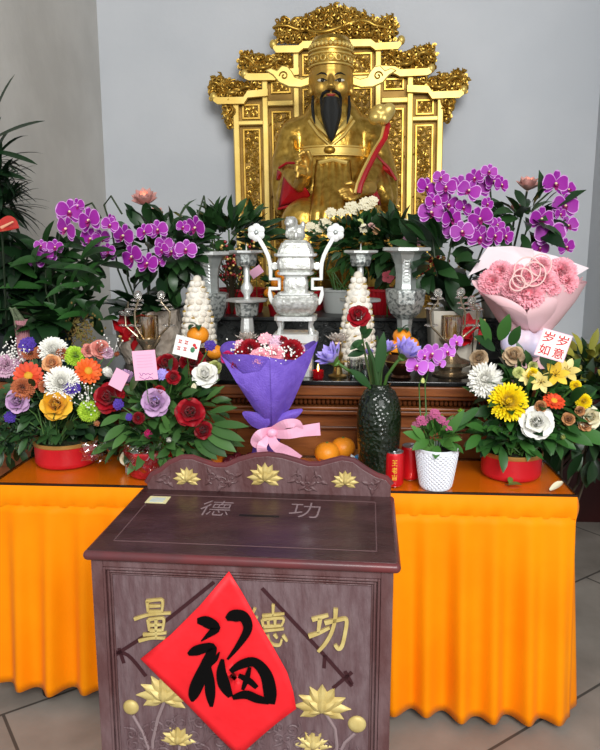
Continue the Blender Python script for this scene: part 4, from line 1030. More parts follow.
def bouquet_flowers(root, base, cpt, R_, fl, stems=None, rng=random.Random(4), facecam=.75, stemr=.0025, depthj=.0):
    rp_ = root.location
    for it in fl:
        kind, col, px, py, dpx = it[:5]
        p, n = dome(px, py, cpt, R_); p = p+ray(px, py).normalized()*rng.uniform(-depthj, depthj)
        tc_ = (CAM_P-p).normalized(); f = (n*(1-facecam)+tc_*facecam+Vector((rng.uniform(-.16, .16), 0, .12+rng.uniform(-.12, .12)))).normalized()
        if len(it) > 5: f = Vector(it[5]).normalized()
        r = dpx*.5*(p-CAM_P).length/FPX*1.05
        flower(kind, col, p-rp_-f*r*.35, f, r, root)
        if stems is not None:
            q = p-f*r*.3-rp_; b_ = base-rp_
            stems.tube([b_+Vector((rng.uniform(-.03, .03), rng.uniform(-.03, .03), 0)), b_*.45+q*.55+Vector((0, 0, .02)), q], stemr, 5)

# ================================================================== left mixed arrangement
def glass_bowl(t, r, h, band):
    MB().lathe([(r*.93, 0), (r, .01), (r, h*.2), (r, h*.78), (r*1.02, h*.84)], 40, cap=False).build('red_band', band, t)
    MB().lathe([(r*.9, 0), (r*.95, .004), (r*.95, .004)], 40).build('bowl_base', mat('bowl_rim_gold', 'B98A4A', .35, .5), t)
    MB().lathe([(r*1.0, h*.80), (r*1.03, h*.84), (r*1.03, h*.98), (r*.98, h*.98), (r*.98, h*.8)], 40, cap=False).build('bowl_rim', mat('bowl_rim_gold', 'B98A4A', .35, .5), t)
    MB().lathe([(r*.97, h*.7), (r*.96, h*.9), (r*.01, h*.92)], 30, cap=False).build('moss', mat('moss', '39401E', .9, col2='241F12', ns=60, bump=1, bs=90), t)
redband = mat('red_bowl_band', 'D3222E', .35, col2='BC1622', ns=6)
p = onz(67, 458, TZ); t = empty('flower_arrangement', 'mixed bright flower arrangement in a red banded bowl at the left table end', 'flowers', (p.x+.015, 2.345, TZ))
k = ppm(2.3); glass_bowl(t, 32*k, 26*k, redband)
B0 = Vector((p.x, 2.30, TZ+.08)); cpt = at(56, 402, 2.36); RR = (.215, .13, .165); rng = random.Random(21)
lf = MB()
foliage(lf, cpt-t.location, (.17, .10, .13), 230, .065, .03, rng, front=.3, zmin=.13)
foliage(lf, at(50, 430, 2.32)-t.location, (.17, .1, .05), 90, .07, .03, rng, up=.3, front=.2, zmin=.11, curl=.4)
foliage(lf, at(6, 432, 2.36)-t.location, (.1, .08, .09), 90, .075, .03, rng, up=.1, front=.3)
foliage(lf, at(60, 425, 2.40)-t.location, (.2, .04, .08), 90, .075, .034, rng, up=.1)
for kx in range(44):      # ferny sprays reaching left and low
    b = at(rng.uniform(-8, 36), rng.uniform(418, 446), 2.3)-t.location; d = Vector((rng.uniform(-1, -.2), rng.uniform(-.6, .1), rng.uniform(-.3, .35)))
    for j in range(9):
        u = j/9; leaf(lf, b+d*u*.1, d+Vector((0, 0, (-1)**j*.9)), (0, -1, .3), .028*(1-u*.5), .007, .2, .1, 2, mi=0)
st_ = MB()
bouquet_flowers(t, B0, cpt, RR, [
    ('mum', 'white', 54, 349, 29), ('mum', 'white', 61, 382, 34), ('rose', 'gold', 56, 404, 31), ('gerbera', 'orange', 89, 370, 25), ('gerbera', 'orred', 28, 375, 26),
    ('carnation', 'lime', 76, 355, 21), ('carnation', 'lime', 89, 410, 23), ('rose', 'peach', 52, 363, 19), ('carnation', 'rust', 22, 388, 23), ('rose', 'lilac', 17, 401, 23),
    ('carnation', 'lpink', 6, 364, 24), ('statice', 'violet', 27, 344, 17), ('statice', 'violet', 68, 388, 13), ('statice', 'violet', 75, 388, 12), ('statice', 'violet', 10, 417, 12), ('statice', 'violet', 120, 405, 10),
    ('mum', 'rust', 30, 352, 15), ('mum', 'rust', 40, 351, 14), ('mum', 'rust', 62, 352, 13), ('mum', 'rust', 45, 386, 13), ('rose', 'salmon', 101, 349, 20), ('rose', 'salmon', 89, 350, 14), ('rosebud', 'peach', 96, 423, 10),
    ('carnation', 'lpink', 108, 352, 13), ('rosebud', 'rust', 116, 355, 8)], st_, rng)
lf.build('foliage', [mat('fol', '14281A', .42, island='34582C')], t); st_.build('stems', STEM, t)
g = MB()
for cx_, cy_, n_ in ((86, 397, 60), (10, 354, 60), (20, 349, 25), (110, 345, 15)):
    pc, _ = dome(cx_, cy_, cpt, RR)
    for j in range(n_):
        q = pc+Vector((rng.gauss(0, .022), rng.gauss(0, .012)-.01, rng.gauss(0, .022)))-t.location; g.ell(q, (.003, .003, .003), 6, 4)
        if j % 4 == 0: g.tube([pc-t.location+Vector((0, .02, -.05)), q], .0006, 3)
tag(g.build('gypsophila', fm('white', *COL['white']), t), kind='stuff')
clear = sheet_glass('clear_film', 'F6F6F6', .06, 1.5)
def film(t, cpt, size, rng, n=9, name='cellophane'):
    rows = [[Vector(cpt)+Vector((size*(i/n-.5)+rng.gauss(0, size*.03), rng.gauss(0, size*.09), size*.7*(j/n-.5)+rng.gauss(0, size*.03))) for i in range(n+1)] for j in range(n+1)]
    return MB().grid(rows).build(name, clear, t, smooth=False)
film(t, at(96, 452, 2.2)-t.location, .10, rng)

# ================================================================== rose arrangement
p = at(150, 470, 2.23); t = empty('rose_arrangement', 'arrangement of red, white and lilac roses in a red wrapped pot behind the box', 'flowers', (p.x, 2.23, TZ))
k = ppm(2.23); MB().lathe([(20*k, 0), (22*k, .01), (26*k, .085), (25*k, .09), (.5*k, .085)], 30).build('wrapped_pot', mat('red_wrap', 'B8242C', .25, col2='8E141E', ns=25, bump=.5, bs=35), t)
film(t, at(145, 458, 2.15)-t.location, .13, rng)
cpt = at(170, 412, 2.31); RR = (.235, .15, .17); B0 = Vector((p.x+.04, 2.24, TZ+.09)); lf = MB(); st_ = MB(); rng = random.Random(8)
foliage(lf, cpt-t.location, (.18, .1, .13), 210, .062, .034, rng, front=.3)
foliage(lf, at(165, 440, 2.24)-t.location, (.2, .08, .06), 110, .07, .034, rng, up=0, front=.35)
for bx, by, ex, ey, L_, W_ in ((205, 432, 238, 452, .13, .042), (208, 428, 245, 440, .14, .036), (195, 440, 216, 458, .11, .04), (214, 424, 250, 425, .13, .03), (200, 436, 228, 457, .12, .045), (210, 412, 240, 405, .11, .025), (125, 425, 104, 440, .09, .035), (128, 432, 112, 448, .08, .03), (120, 415, 102, 424, .08, .03), (150, 450, 172, 460, .09, .035), (130, 390, 140, 372, .09, .04), (182, 395, 200, 388, .08, .03), (170, 370, 172, 352, .06, .025), (206, 400, 226, 382, .1, .02)):
    a = at(bx, by, 2.21); b = at(ex, ey, 2.15); leaf(lf, a-t.location, b-a, (0, -.8, .6), L_, W_, .25, .2, 6, .75)
bouquet_flowers(t, B0, cpt, RR, [
    ('rose', 'red', 166, 364, 25), ('rose', 'red', 193, 361, 27), ('rose', 'red', 108, 397, 31), ('rose', 'red', 190, 412, 30), ('rose', 'dred', 203, 430, 19), ('rose', 'red', 173, 377, 15), ('carnation', 'dred', 138, 418, 13),
    ('rose', 'red', 159, 391, 12), ('rosebud', 'hot', 149, 436, 13, (.05, -.7, .75)), ('rose', 'white', 205, 374, 27), ('rosebud', 'white', 110, 374, 14, (-.3, -.6, .6)), ('rose', 'cream', 128, 459, 16), ('rosebud', 'white', 169, 440, 9), ('rosebud', 'cream', 194, 385, 8, (0, -.5, -.8)),
    ('rose', 'lilac', 155, 402, 29), ('statice', 'lavender', 155, 397, 10), ('statice', 'violet', 118, 404, 12), ('statice', 'lavender', 162, 374, 13), ('statice', 'violet', 129, 417, 8), ('spider', 'lilac', 125, 376, 18), ('rose', 'paleg', 215, 367, 15), ('statice', 'violet', 210, 345, 13), ('rosebud', 'paleg', 183, 450, 7)], st_, rng)
lf.build('foliage', [mat('fol_rose', '1A3A1A', .4, island='4C7438')], t); st_.build('stems', STEM, t)
def card(name, label, corners, Y, col, cat='card', th=.0015, group=None):
    """a thin card given by its four corners on the photograph, standing at distance Y and leaning back a little"""
    c0 = at(sum(c[0] for c in corners)/4, sum(c[1] for c in corners)/4, Y); t = empty(name, label, cat, c0, 0, group)
    ps = [at(*c, Y) for c in corners]; X_ = ((ps[1]-ps[0])+(ps[2]-ps[3])); Z_ = ((ps[0]-ps[3])+(ps[1]-ps[2])); w_ = X_.length/2; h_ = Z_.length/2
    T = frame((0, 0, 0), X_, Z_)
    MB().box((0, 0, 0), (w_, h_, th), 0, T).build('paper', col, t, smooth=False); return t, T, w_, h_
pinkc = mat('pink_card', 'F2B4D0', .6); purp = mat('purple_ink', '7A3A8C', .6); whitec = mat('white_card', 'F1EEE8', .55)
t, T, w_, h_ = card('note_card', 'pink note card with purple handwriting standing among the roses', [(132, 351), (155, 350), (158, 379), (135, 381)], 2.145, pinkc)
m_ = MB(); rr_ = random.Random(2)
for j in range(2): brush(m_, [(w_*(-.3+.6*i/14), h_*(-.30-.13*j)+rr_.uniform(-.05, .05)*h_, .0014) for i in range(15)], T, .0004, z0=.0009)
m_.build('handwriting', purp, t, smooth=False)
m_ = MB()
for j in range(5): brush(m_, [(w_*(-.34+.68*i/6), h_*(.34-.1*j), .0008) for i in range(7)], T, .0004, z0=.0009)
m_.build('printed_lines', mat('faint_pink_ink', 'D890B4', .6), t, smooth=False)
MB().tube([(0, .002, -h_/2), (.0, .03, -.16)], .0015, 6).build('pick', STEM, t)
t, T, w_, h_ = card('greeting_card', 'white greeting card with red marks and a printed posy above the red roses', [(178, 335), (202, 341), (196, 360), (171, 353)], 2.19, whitec)
m_ = MB()
for x, y in ((-.3, .2), (-.3, -.15), (-.05, .22), (-.05, -.12)): 
    for dx, dy, a in ((0, .08, 0), (0, -.06, 0), (-.04, 0, 1), (.05, 0, 1)):
        c_ = (x+dx*.6, y+dy); l = .07
        brush(m_, [((c_[0]-(0 if a else l))*w_, (c_[1]-(l if a else 0))*h_, .0022), ((c_[0]+(0 if a else l))*w_, (c_[1]+(l if a else 0))*h_, .0022)], T, .0004, z0=.0009)
m_.build('red_marks', mat('red_ink', 'C8242C', .6), t, smooth=False)
m_ = MB(); m_.ell((.28*w_, .2*h_, .001), (.006, .006, .0012), 8, 5, 0, T); m_.ell((.36*w_, .1*h_, .001), (.005, .005, .0012), 8, 5, 0, T); m_.build('printed_blossom', mat('red_ink', 'C8242C', .6), t)
m_ = MB(); m_.ell((.25*w_, -.05*h_, .001), (.008, .01, .0011), 8, 5, 0, T); m_.build('printed_leaf', mat('green_ink', '3E7A54', .6), t)
MB().tube([(0, .002, -h_/2), (0, .05, -.14)], .0015, 6).build('pick', STEM, t)
t, T, w_, h_ = card('folded_note', 'folded pink paper tip behind the white rose bud', [(117, 364), (127, 377), (124, 389), (108, 388)], 2.2, pinkc, 'note')

# ================================================================== right arrangement
p = onz(513, 475, TZ); t = empty('flower_arrangement', 'arrangement with yellow and white flowers in a red banded bowl at the right table end', 'flowers', (p.x-.005, 2.30, TZ))
k = ppm(2.24); glass_bowl(t, 30*k, 27*k, redband)
B0 = Vector((p.x, 2.25, TZ+.085)); cpt = at(528, 410, 2.30); RR = (.22, .14, .19); rng = random.Random(31); lf = MB(); st_ = MB()
foliage(lf, cpt-t.location, (.18, .1, .15), 240, .075, .036, rng, front=.3, zmin=.14)
foliage(lf, at(515, 434, 2.27)-t.location, (.15, .1, .06), 120, .075, .034, rng, up=.5, front=.2, zmin=.115, curl=.4)
for bx, by, ex, ey, L_, W_ in ((548, 425, 552, 456, .1, .045), (545, 430, 575, 447, .11, .04), (560, 430, 584, 440, .11, .045), (570, 400, 580, 392, .09, .045), (478, 408, 458, 424, .11, .03), (480, 435, 470, 445, .09, .035), (500, 340, 508, 318, .1, .04), (495, 350, 476, 335, .1, .04), (530, 390, 532, 376, .07, .04), (468, 420, 450, 432, .08, .03), (575, 430, 602, 440, .12, .05), (486, 440, 478, 450, .07, .03), (490, 345, 482, 318, .11, .035), (510, 345, 520, 326, .08, .035)):
    a = at(bx, by, 2.22); b = at(ex, ey, 2.17); leaf(lf, a-t.location, b-a, (0, -.8, .6), L_, W_, .25, .2, 6, .75)
bouquet_flowers(t, B0, cpt, RR, [
    ('rose', 'champagne', 479, 358, 19), ('rose', 'champagne', 514, 355, 21), ('spider', 'white', 485, 379, 37), ('mum', 'lemon', 509, 401, 38), ('rose', 'white', 537, 422, 33), ('rose', 'cream', 590, 417, 24),
    ('gerbera', 'orred', 555, 399, 20, (.1, -.6, .75)), ('lily', 'lily', 556, 374, 26), ('lily', 'palegold', 567, 370, 25), ('lily', 'palegold', 541, 382, 22), ('lily', 'palegold', 528, 377, 18), ('mum', 'lemon', 532, 373, 13), ('mum', 'lemon', 584, 401, 15), ('mum', 'lemon', 576, 385, 11),
    ('rose', 'tan', 541, 406, 12), ('rose', 'tan', 569, 419, 13), ('rose', 'tan', 586, 425, 13), ('rose', 'tan', 580, 411, 10), ('rosebud', 'paleg', 562, 437, 8), ('rose', 'paleg', 533, 366, 10), ('rosebud', 'lime', 461, 411, 9), ('carnation', 'paleg', 519, 372, 12)], st_, rng)
lf.build('foliage', [mat('fol_right', '16331A', .4, island='3A6A2C')], t); st_.build('stems', STEM, t)
t, T, w_, h_ = card('blessing_card', 'white pink edged card with four red characters standing above the right arrangement', [(544, 328), (573, 336), (563, 363), (533, 354)], 2.16, mat('card_border', 'F0C8D4', .6))
MB().box((0, 0, .001), (w_*.92, h_*.92, .0008), 0, T).build('white_face', whitec, t, smooth=False)
for ch, x, y in (('岁', -.23, .23), ('岁', .24, .23), ('如', -.23, -.23), ('意', .24, -.23)):
    put_text(ch, 'red_character', T @ Matrix.Translation((x*w_, y*h_, .0014)), w_*.36, h_*.38, mat('red_ink', 'C8242C', .6), t, .0004, .012)
MB().tube([(0, .003, -h_/2+.01), (0, .05, -.17)], .0015, 6).build('pick', STEM, t)

# ================================================================== purple wrapped bouquet
def wrap(rows_px, Y, cdep, m, t, name, n=40, th=.0012):
    """paper cone: each row is (left px, right px, py, lift of the scalloped edge) from the tip to the mouth"""
    rows = []
    for (l, r, py, dep, amp) in rows_px:
        c_ = at((l+r)/2, py, Y); hw = (r-l)/2*ppm(Y); rows.append([c_-t.location+Vector((hw*math.cos(a), -dep*math.sin(a)*-1 if False else dep*math.sin(a), amp*(math.sin(3*a+.6)*.5+.5*math.cos(2*a)))) for a in [2*PI*q/n for q in range(n)]])
    o = MB().grid(rows, closed=True).build(name, m, t, ang=180); so = o.modifiers.new('t', 'SOLIDIFY'); so.thickness = th; so.use_rim = False; return o
vio = mat('violet_wrap', '7A5CC8', .6, col2='6A4CB8', ns=30, bump=.3, bs=200)
c0 = at(258, 461, 2.26); t = empty('wrapped_bouquet', 'violet paper bouquet of red and pink carnations tied with a pink ribbon', 'bouquet', (c0.x, 2.26, TZ+.004))
Yb = 2.26
wrap([(249, 272, 462, .035, 0), (252, 276, 450, .035, 0), (258, 284, 432, .04, 0), (262, 282, 424, .035, 0), (250, 290, 402, .07, .0), (236, 300, 380, .10, .004), (224, 311, 362, .115, .012), (220, 316, 350, .12, .03)], Yb, 0, vio, t, 'violet_paper')
def sheet(px_pts, ys, m, t, name, flat=False):
    """a folded sheet: rows of pixel points each with its distance"""
    rows = [[at(x, y, Y)-t.location for (x, y, Y) in r] for r in px_pts]
    o = MB().grid(rows).build(name, m, t, ang=50); so = o.modifiers.new('t', 'SOLIDIFY'); so.thickness = .0012; so.use_rim = False
    if not flat: s_ = o.modifiers.new('s', 'SUBSURF'); s_.levels = 1; s_.render_levels = 2
    return o
sheet([[(221, 356, 2.20), (236, 382, 2.15), (252, 406, 2.17), (268, 427, 2.20)], [(243, 374, 2.15), (252, 394, 2.12), (260, 411, 2.15), (269.5, 427, 2.2)], [(260, 371, 2.13), (264, 392, 2.115), (267, 411, 2.15), (271, 427, 2.2)], [(270, 358, 2.13), (272, 388, 2.12), (273, 410, 2.15), (273, 427, 2.2)]], 0, vio, t, 'violet_paper_fold', True)
sheet([[(270, 358, 2.125), (271, 386, 2.11), (271.5, 409, 2.14), (272, 427, 2.19)], [(285, 366, 2.13), (282, 388, 2.12), (278, 410, 2.15), (274, 427, 2.2)], [(300, 357, 2.16), (294, 380, 2.15), (285, 406, 2.18), (277, 427, 2.2)], [(318, 341, 2.2), (309, 366, 2.19), (293, 402, 2.2), (280, 427, 2.22)]], 0, vio, t, 'violet_paper_fold', True)
sheet([[(253, 428, 2.2), (262, 430, 2.19), (270, 426, 2.18)], [(244, 418, 2.2), (258, 421, 2.17), (270, 420, 2.17)], [(240, 410, 2.21), (254, 412, 2.18), (268, 414, 2.18)]], 0, vio, t, 'violet_paper_tuft')
sheet([[(276, 428, 2.2), (286, 424, 2.19), (297, 418, 2.2)], [(276, 422, 2.18), (288, 416, 2.17), (304, 410, 2.2)], [(278, 416, 2.19), (288, 410, 2.19), (302, 408, 2.22)]], 0, vio, t, 'violet_paper_tuft')
cpt = at(270, 362, Yb); rng = random.Random(6)
bouquet_flowers(t, at(270, 424, Yb), cpt, (.15, .11, .075), [('carnation', 'red', 250, 349, 25), ('carnation', 'red', 291, 349, 26), ('carnation', 'pink', 260, 358, 24), ('carnation', 'pink', 274, 353, 22), ('rose', 'hot', 227, 357, 14), ('rose', 'red', 236, 365, 13), ('floret', 'pink', 265, 338, 16), ('floret', 'lpink', 277, 341, 16), ('carnation', 'lpink', 300, 348, 12), ('floret', 'pink', 240, 345, 14), ('carnation', 'red', 240, 352, 14), ('rose', 'red', 282, 341, 13), ('carnation', 'hot', 304, 356, 12)], None, rng)
g = MB()
for j in range(120):
    pc, _ = dome(rng.choice((238, 263, 284, 268, 297))+rng.gauss(0, 6), 350+rng.gauss(0, 6), cpt, (.152, .125, .088)); g.ell(pc-t.location, (.003, .003, .003), 6, 4)
tag(g.build('gypsophila', fm('white', *COL['white']), t), kind='stuff')
prib = mat('pink_ribbon', 'F4B2CC', .4, sheen=.3)
def ribbon(t, pts, wd, name='ribbon', m=prib, par=None):
    P = [at(x, y, Y)-t.location for x, y, Y in pts]; Q_ = []
    for i in range(len(P)-1):
        p0, p1, p2, p3 = P[max(0, i-1)], P[i], P[i+1], P[min(len(P)-1, i+2)]
        for k in range(5):
            u = k/5; Q_.append(.5*((2*p1)+(p2-p0)*u+(2*p0-5*p1+4*p2-p3)*u*u+(3*p1-p0-3*p2+p3)*u**3))
    Q_.append(P[-1]); rows = []
    for i, q in enumerate(Q_):
        d = Q_[min(i+1, len(Q_)-1)]-Q_[max(i-1, 0)]; n = d.cross(Vector((0, 1, 0)))
        if n.length < 1e-6: n = Vector((0, 0, 1))
        n.normalize(); w2 = (wd if not isinstance(wd, list) else wd[0]+(wd[1]-wd[0])*i/(len(Q_)-1))*ppm(2.2)/2
        rows.append([q-n*w2, q+Vector((0, .0012*math.sin(i*.9), 0)), q+n*w2])
    o = MB().grid(rows).build(name, m, par or t, smooth=False); so = o.modifiers.new('t', 'SOLIDIFY'); so.thickness = .001; so.use_rim = False; return o
for pts, wd in (([(271, 431, 2.17), (260, 434, 2.13), (255, 442, 2.14), (262, 444, 2.15), (271, 434, 2.16)], 9), ([(273, 431, 2.17), (285, 424, 2.13), (297, 424, 2.13), (296, 432, 2.15), (275, 434, 2.16)], 9),
                ([(272, 434, 2.16), (288, 434, 2.13), (303, 431, 2.14), (320, 429, 2.15)], [8, 13]), ([(270, 434, 2.16), (275, 445, 2.13), (286, 452, 2.14), (297, 461, 2.15)], [8, 15]), ([(269, 434, 2.16), (262, 446, 2.13), (263, 455, 2.14), (262, 462, 2.15)], [8, 13])):
    ribbon(t, pts, wd, 'ribbon_loop' if len(pts) == 5 else 'ribbon_tail')
MB().ell(at(272, 433, 2.15)-t.location, (5*ppm(2.2), .012, 4.5*ppm(2.2))).build('ribbon_knot', prib, t)

# ================================================================== pink carnation bouquet on the altar
blush = mat('blush_wrap', 'EFC6CB', .5, col2='E9BABF', ns=6); whitew = mat('frosted_wrap', 'F0E2E6', .45)
Yp = 2.68; c0 = at(525, 350, Yp); t = empty('carnation_bouquet', 'large pale pink paper bouquet of pink carnations on the right end of the altar', 'bouquet', (c0.x, Yp, AZ))
wrap([(508, 548, 366, .07, 0), (506, 550, 350, .07, 0), (512, 546, 334, .06, 0), (500, 556, 322, .09, 0), (487, 572, 300, .13, .0), (476, 582, 282, .15, .005)], Yp, 0, blush, t, 'blush_paper')
sheet([[(466, 274, 2.66), (488, 290, 2.6), (500, 308, 2.62), (515, 329, 2.64)], [(480, 297, 2.58), (496, 306, 2.55), (508, 318, 2.58), (521, 331, 2.62)], [(500, 293, 2.55), (511, 306, 2.53), (519, 318, 2.56), (526, 332, 2.6)], [(527, 309, 2.53), (527, 316, 2.53), (528, 324, 2.56), (530, 332, 2.6)]], 0, blush, t, 'blush_paper_fold')
sheet([[(527, 309, 2.53), (527, 316, 2.53), (528, 324, 2.56), (530, 332, 2.6)], [(548, 296, 2.54), (544, 308, 2.53), (540, 320, 2.56), (535, 332, 2.6)], [(572, 288, 2.58), (563, 302, 2.56), (552, 317, 2.58), (542, 331, 2.62)], [(588, 270, 2.68), (575, 292, 2.64), (560, 315, 2.63), (547, 329, 2.64)]], 0, blush, t, 'blush_paper_fold')
sheet([[(468, 276, 2.68), (486, 268, 2.74), (498, 276, 2.74)], [(488, 247, 2.78), (504, 252, 2.8), (512, 275, 2.78)], [(512, 246, 2.8), (520, 256, 2.82), (524, 275, 2.8)], [(533, 249, 2.8), (536, 262, 2.8), (538, 276, 2.78)]], 0, whitew, t, 'frosted_sheet', True)
sheet([[(532, 250, 2.82), (536, 262, 2.8), (540, 280, 2.78)], [(556, 256, 2.8), (556, 266, 2.78), (554, 282, 2.76)], [(589, 268, 2.72), (576, 276, 2.72), (566, 288, 2.72)]], 0, whitew, t, 'frosted_sheet', True)
cpt = at(527, 288, 2.67); rng = random.Random(14)
bouquet_flowers(t, at(528, 334, Yp), cpt, (.21, .13, .12), [('carnation', 'pink', x, y, d) for x, y, d in ((492, 281, 28), (500, 271, 24), (517, 276, 26), (529, 293, 34), (543, 280, 30), (541, 266, 22), (561, 271, 30), (566, 281, 24), (511, 288, 22), (528, 276, 22), (552, 287, 20), (486, 288, 16))], None, rng)
loopm = mat('pink_loop', 'F0C4C0', .3)
for cx_, cy_, r in ((521, 278, 9), (539, 265, 10), (532, 274, 11), (526, 270, 12), (516, 283, 7)):
    c_, _ = dome(cx_, cy_, cpt, (.21, .16, .13)); c_ = c_-t.location; kk = ppm(2.6)
    MB().tube([c_+Vector((r*kk*math.cos(a), -.02, r*kk*math.sin(a))) for a in [k*2*PI/22 for k in range(23)]], .7*kk, 6, flat=.5).build('ribbon_ring', loopm, t)
tul = mat('tulle_ribbon', 'E3CDD8', .4, col2='C6C0DC', ns=14)
m_ = MB()
for k in range(7):
    a = PI+PI*(k+.5)/7; c_ = at(527+19*math.cos(a), 343+3*math.sin(k*2), 2.58)-t.location; m_.ell(c_, (.03, .03, .045), 12, 8)
remesh(m_.build('tulle_bow', tul, t), .006, 3)
# ================================================================== things on the orange table
p = at(378, 470, 2.215); t = empty('glass_vase', 'tall dark green hammered glass vase holding water lilies beside the red cans', 'vase', (p.x, 2.215, TZ)); VX, VY = p.x, 2.215
k = ppm(2.215); pz = lambda py: at(378, py, 2.215).z-TZ
hammer = mat('hammered_green_glass', '10170E', .16, col2='1C2818', ns=14, bump=.45, bs=80, bkind='voronoi', coat=.2, bdist=.012)
pr = [(18.5*k, 0), (19.5*k, .006), (19.8*k, pz(470)), (21*k, pz(445)), (22.3*k, pz(424)), (22*k, pz(412)), (20*k, pz(400)), (15.5*k, pz(391)), (11.2*k, pz(387.5)), (10.4*k, pz(385.5)), (11*k, pz(383.5)), (9.8*k, pz(383.3)), (9.4*k, pz(386)), (9.6*k, pz(390)), (.3*k, pz(391))]
MB().lathe(pr, 40).build('body', hammer, t, ang=60)
VM = Vector((VX, VY, TZ+pz(386)))
def vstem(root, pts, r=.0045, m=STEM, name='stem'):
    P = [at(*q)-root.location for q in pts]; return MB().tube(P, r, 8).build(name, m, root)
sep = leafmat('sepal', '4E7A34', '6E9446')
for (hx_, hy_, Y, fd, r, var, pts, lab) in ((336, 363, 2.17, (-.55, -.45, .75), 24, 0, [(370, 388, 2.2), (360, 378, 2.18), (342, 366, 2.17), (337, 362, 2.17)], 'open lavender water lily leaning left out of the green vase'),
      (402, 358, 2.17, (.35, -.45, .8), 24, 1, [(384, 388, 2.2), (387, 376, 2.18), (396, 363, 2.17), (402, 357, 2.17)], 'open lavender water lily leaning right out of the green vase'),
      (386, 354, 2.24, (.1, -.35, 1), 16, 2, [(380, 388, 2.22), (381, 370, 2.23), (386, 354, 2.24)], 'half open lavender water lily with green sepals at the vase middle'),
      (369, 356, 2.27, (0, -.2, 1), 9, 1, [(374, 388, 2.23), (371, 370, 2.26), (369, 355, 2.27)], 'small lavender water lily tip showing behind the thick green stalks')):
    b0 = at(hx_, hy_, Y); root = empty('water_lily', lab, 'flower', b0, 0, 'water lilies in the green vase'); rad = r*.5*ppm(Y)*1.3
    fl = flower('waterlily', 'lavender', Vector((0, 0, 0)), fd, rad, root, var); fl.name = 'bloom'
    m_ = MB(); T = face_to(fd) @ Matrix.Scale(rad, 4)
    for q in range(5): petal(m_, q*2*PI/5, 46 if r > 15 else 72, 1.0 if r > 15 else 1.25, .5, .2, .4, .1, -.05, 5, 'pt')
    m_.ell((0, 0, 0), (.28, .28, .16), 10, 7); m_.v = [T @ v for v in m_.v]; m_.build('sepals', sep, root); vstem(root, pts, .0052)
# the single red rose of the vase
b0 = at(359, 314, 2.2); root = empty('cut_rose', 'single tall red rose rising from the green vase', 'flower', b0)
flower('rose', 'red', Vector((0, 0, -.012)), (-.1, -.75, .65), 12.5*ppm(2.2), root, 1, lab=False).name = 'bloom'; vstem(root, [(372, 388, 2.22), (366, 360, 2.21), (362, 335, 2.205), (360, 318, 2.21)], .003, mat('rose_stem', '4A5A2A', .5))
m_ = MB()
for bx, by, ex, ey, L_ in ((363, 340, 348, 350, .055), (363, 338, 372, 328, .05), (364, 350, 352, 342, .05), (362, 334, 366, 322, .04), (365, 352, 342, 356, .06)):
    a = at(bx, by, 2.2); b = at(ex, ey, 2.17); leaf(m_, a-b0, b-a, (0, -.8, .6), L_, .026, .3, .2, 5)
m_.build('leaves', DGREEN, root)
# thick stalk and strap leaf in the vase
b0 = at(376, 388, 2.2); root = empty('green_stalks', 'thick dark green stalks and leaf standing in the middle of the green vase', 'leaves', b0)
vstem(root, [(378, 389, 2.2), (374, 362, 2.18), (366, 342, 2.18)], [.009, .008, .004], mat('thick_stalk', '2C4A24', .4), 'stalk')
vstem(root, [(376, 389, 2.2), (381, 360, 2.19), (377, 336, 2.18)], [.009, .009, .003], mat('thick_stalk', '2C4A24', .4), 'stalk')
m_ = MB(); leaf(m_, at(370, 387, 2.19)-b0, at(352, 370, 2.15)-at(370, 387, 2.19), (0, -.8, .5), .1, .03, .2, .3, 6); leaf(m_, at(378, 372, 2.18)-b0, at(384, 332, 2.16)-at(378, 372, 2.18), (0, -.9, .3), .13, .035, .2, .3, 6); m_.build('leaf', DGREEN, root)

# two red drink cans
canred = mat('can_red', 'D0141C', .28, .2, coat=.4); alu = mat('aluminium', 'C9CBCD', .3, .9); canyel = mat('can_yellow', 'F0C63A', .4)
def can(px, pyb, Y, label, rot, text):
    p = at(px, pyb, Y); t = empty('drink_can', label, 'can', (p.x, Y, TZ), rot, 'red drink cans'); r = 9.6*ppm(Y); H_ = .122*.92
    MB().lathe([(r*.8, .0), (r*.97, .006), (r, .012), (r, H_-.012), (r*.9, H_-.003)], 36, cap=False).build('body', canred, t)
    MB().lathe([(r*.82, .0005), (r*.78, .003), (r*.1, .004)], 30).build('bottom', alu, t)
    MB().lathe([(r*.9, H_-.003), (r*.91, H_), (r*.86, H_), (r*.84, H_-.004), (r*.01, H_-.004)], 36, cap=False).tube([(r*.2*math.cos(a), -r*.25+r*.3*math.sin(a), H_-.0025) for a in [q*2*PI/14 for q in range(15)]], .0015, 5).build('lid', alu, t)
    for i, ch in enumerate(text):
        me, (mw, mh) = text_mesh(ch, 1, .02, .012, 0, canyel, 'yellow_character'); w_ = .017; h_ = .019; zc = H_*(.72-.21*i)
        for v in me.vertices:
            x = v.co.x/mw*w_; z = v.co.y/mh*h_; a = x/r; rr = r+.0004+(.0004 if v.co.z > 0 else 0); v.co = Vector((rr*math.sin(a), -rr*math.cos(a), zc+z))
        o = D.objects.new('yellow_character', me); C.objects.link(o); o.parent = t
    return t
can(394, 484, 2.165, 'red drink can with three yellow characters beside the white woven pot', -.05, '王老吉')
can(410, 478, 2.235, 'red drink can half hidden behind the white woven pot', 1.5, '王老吉')
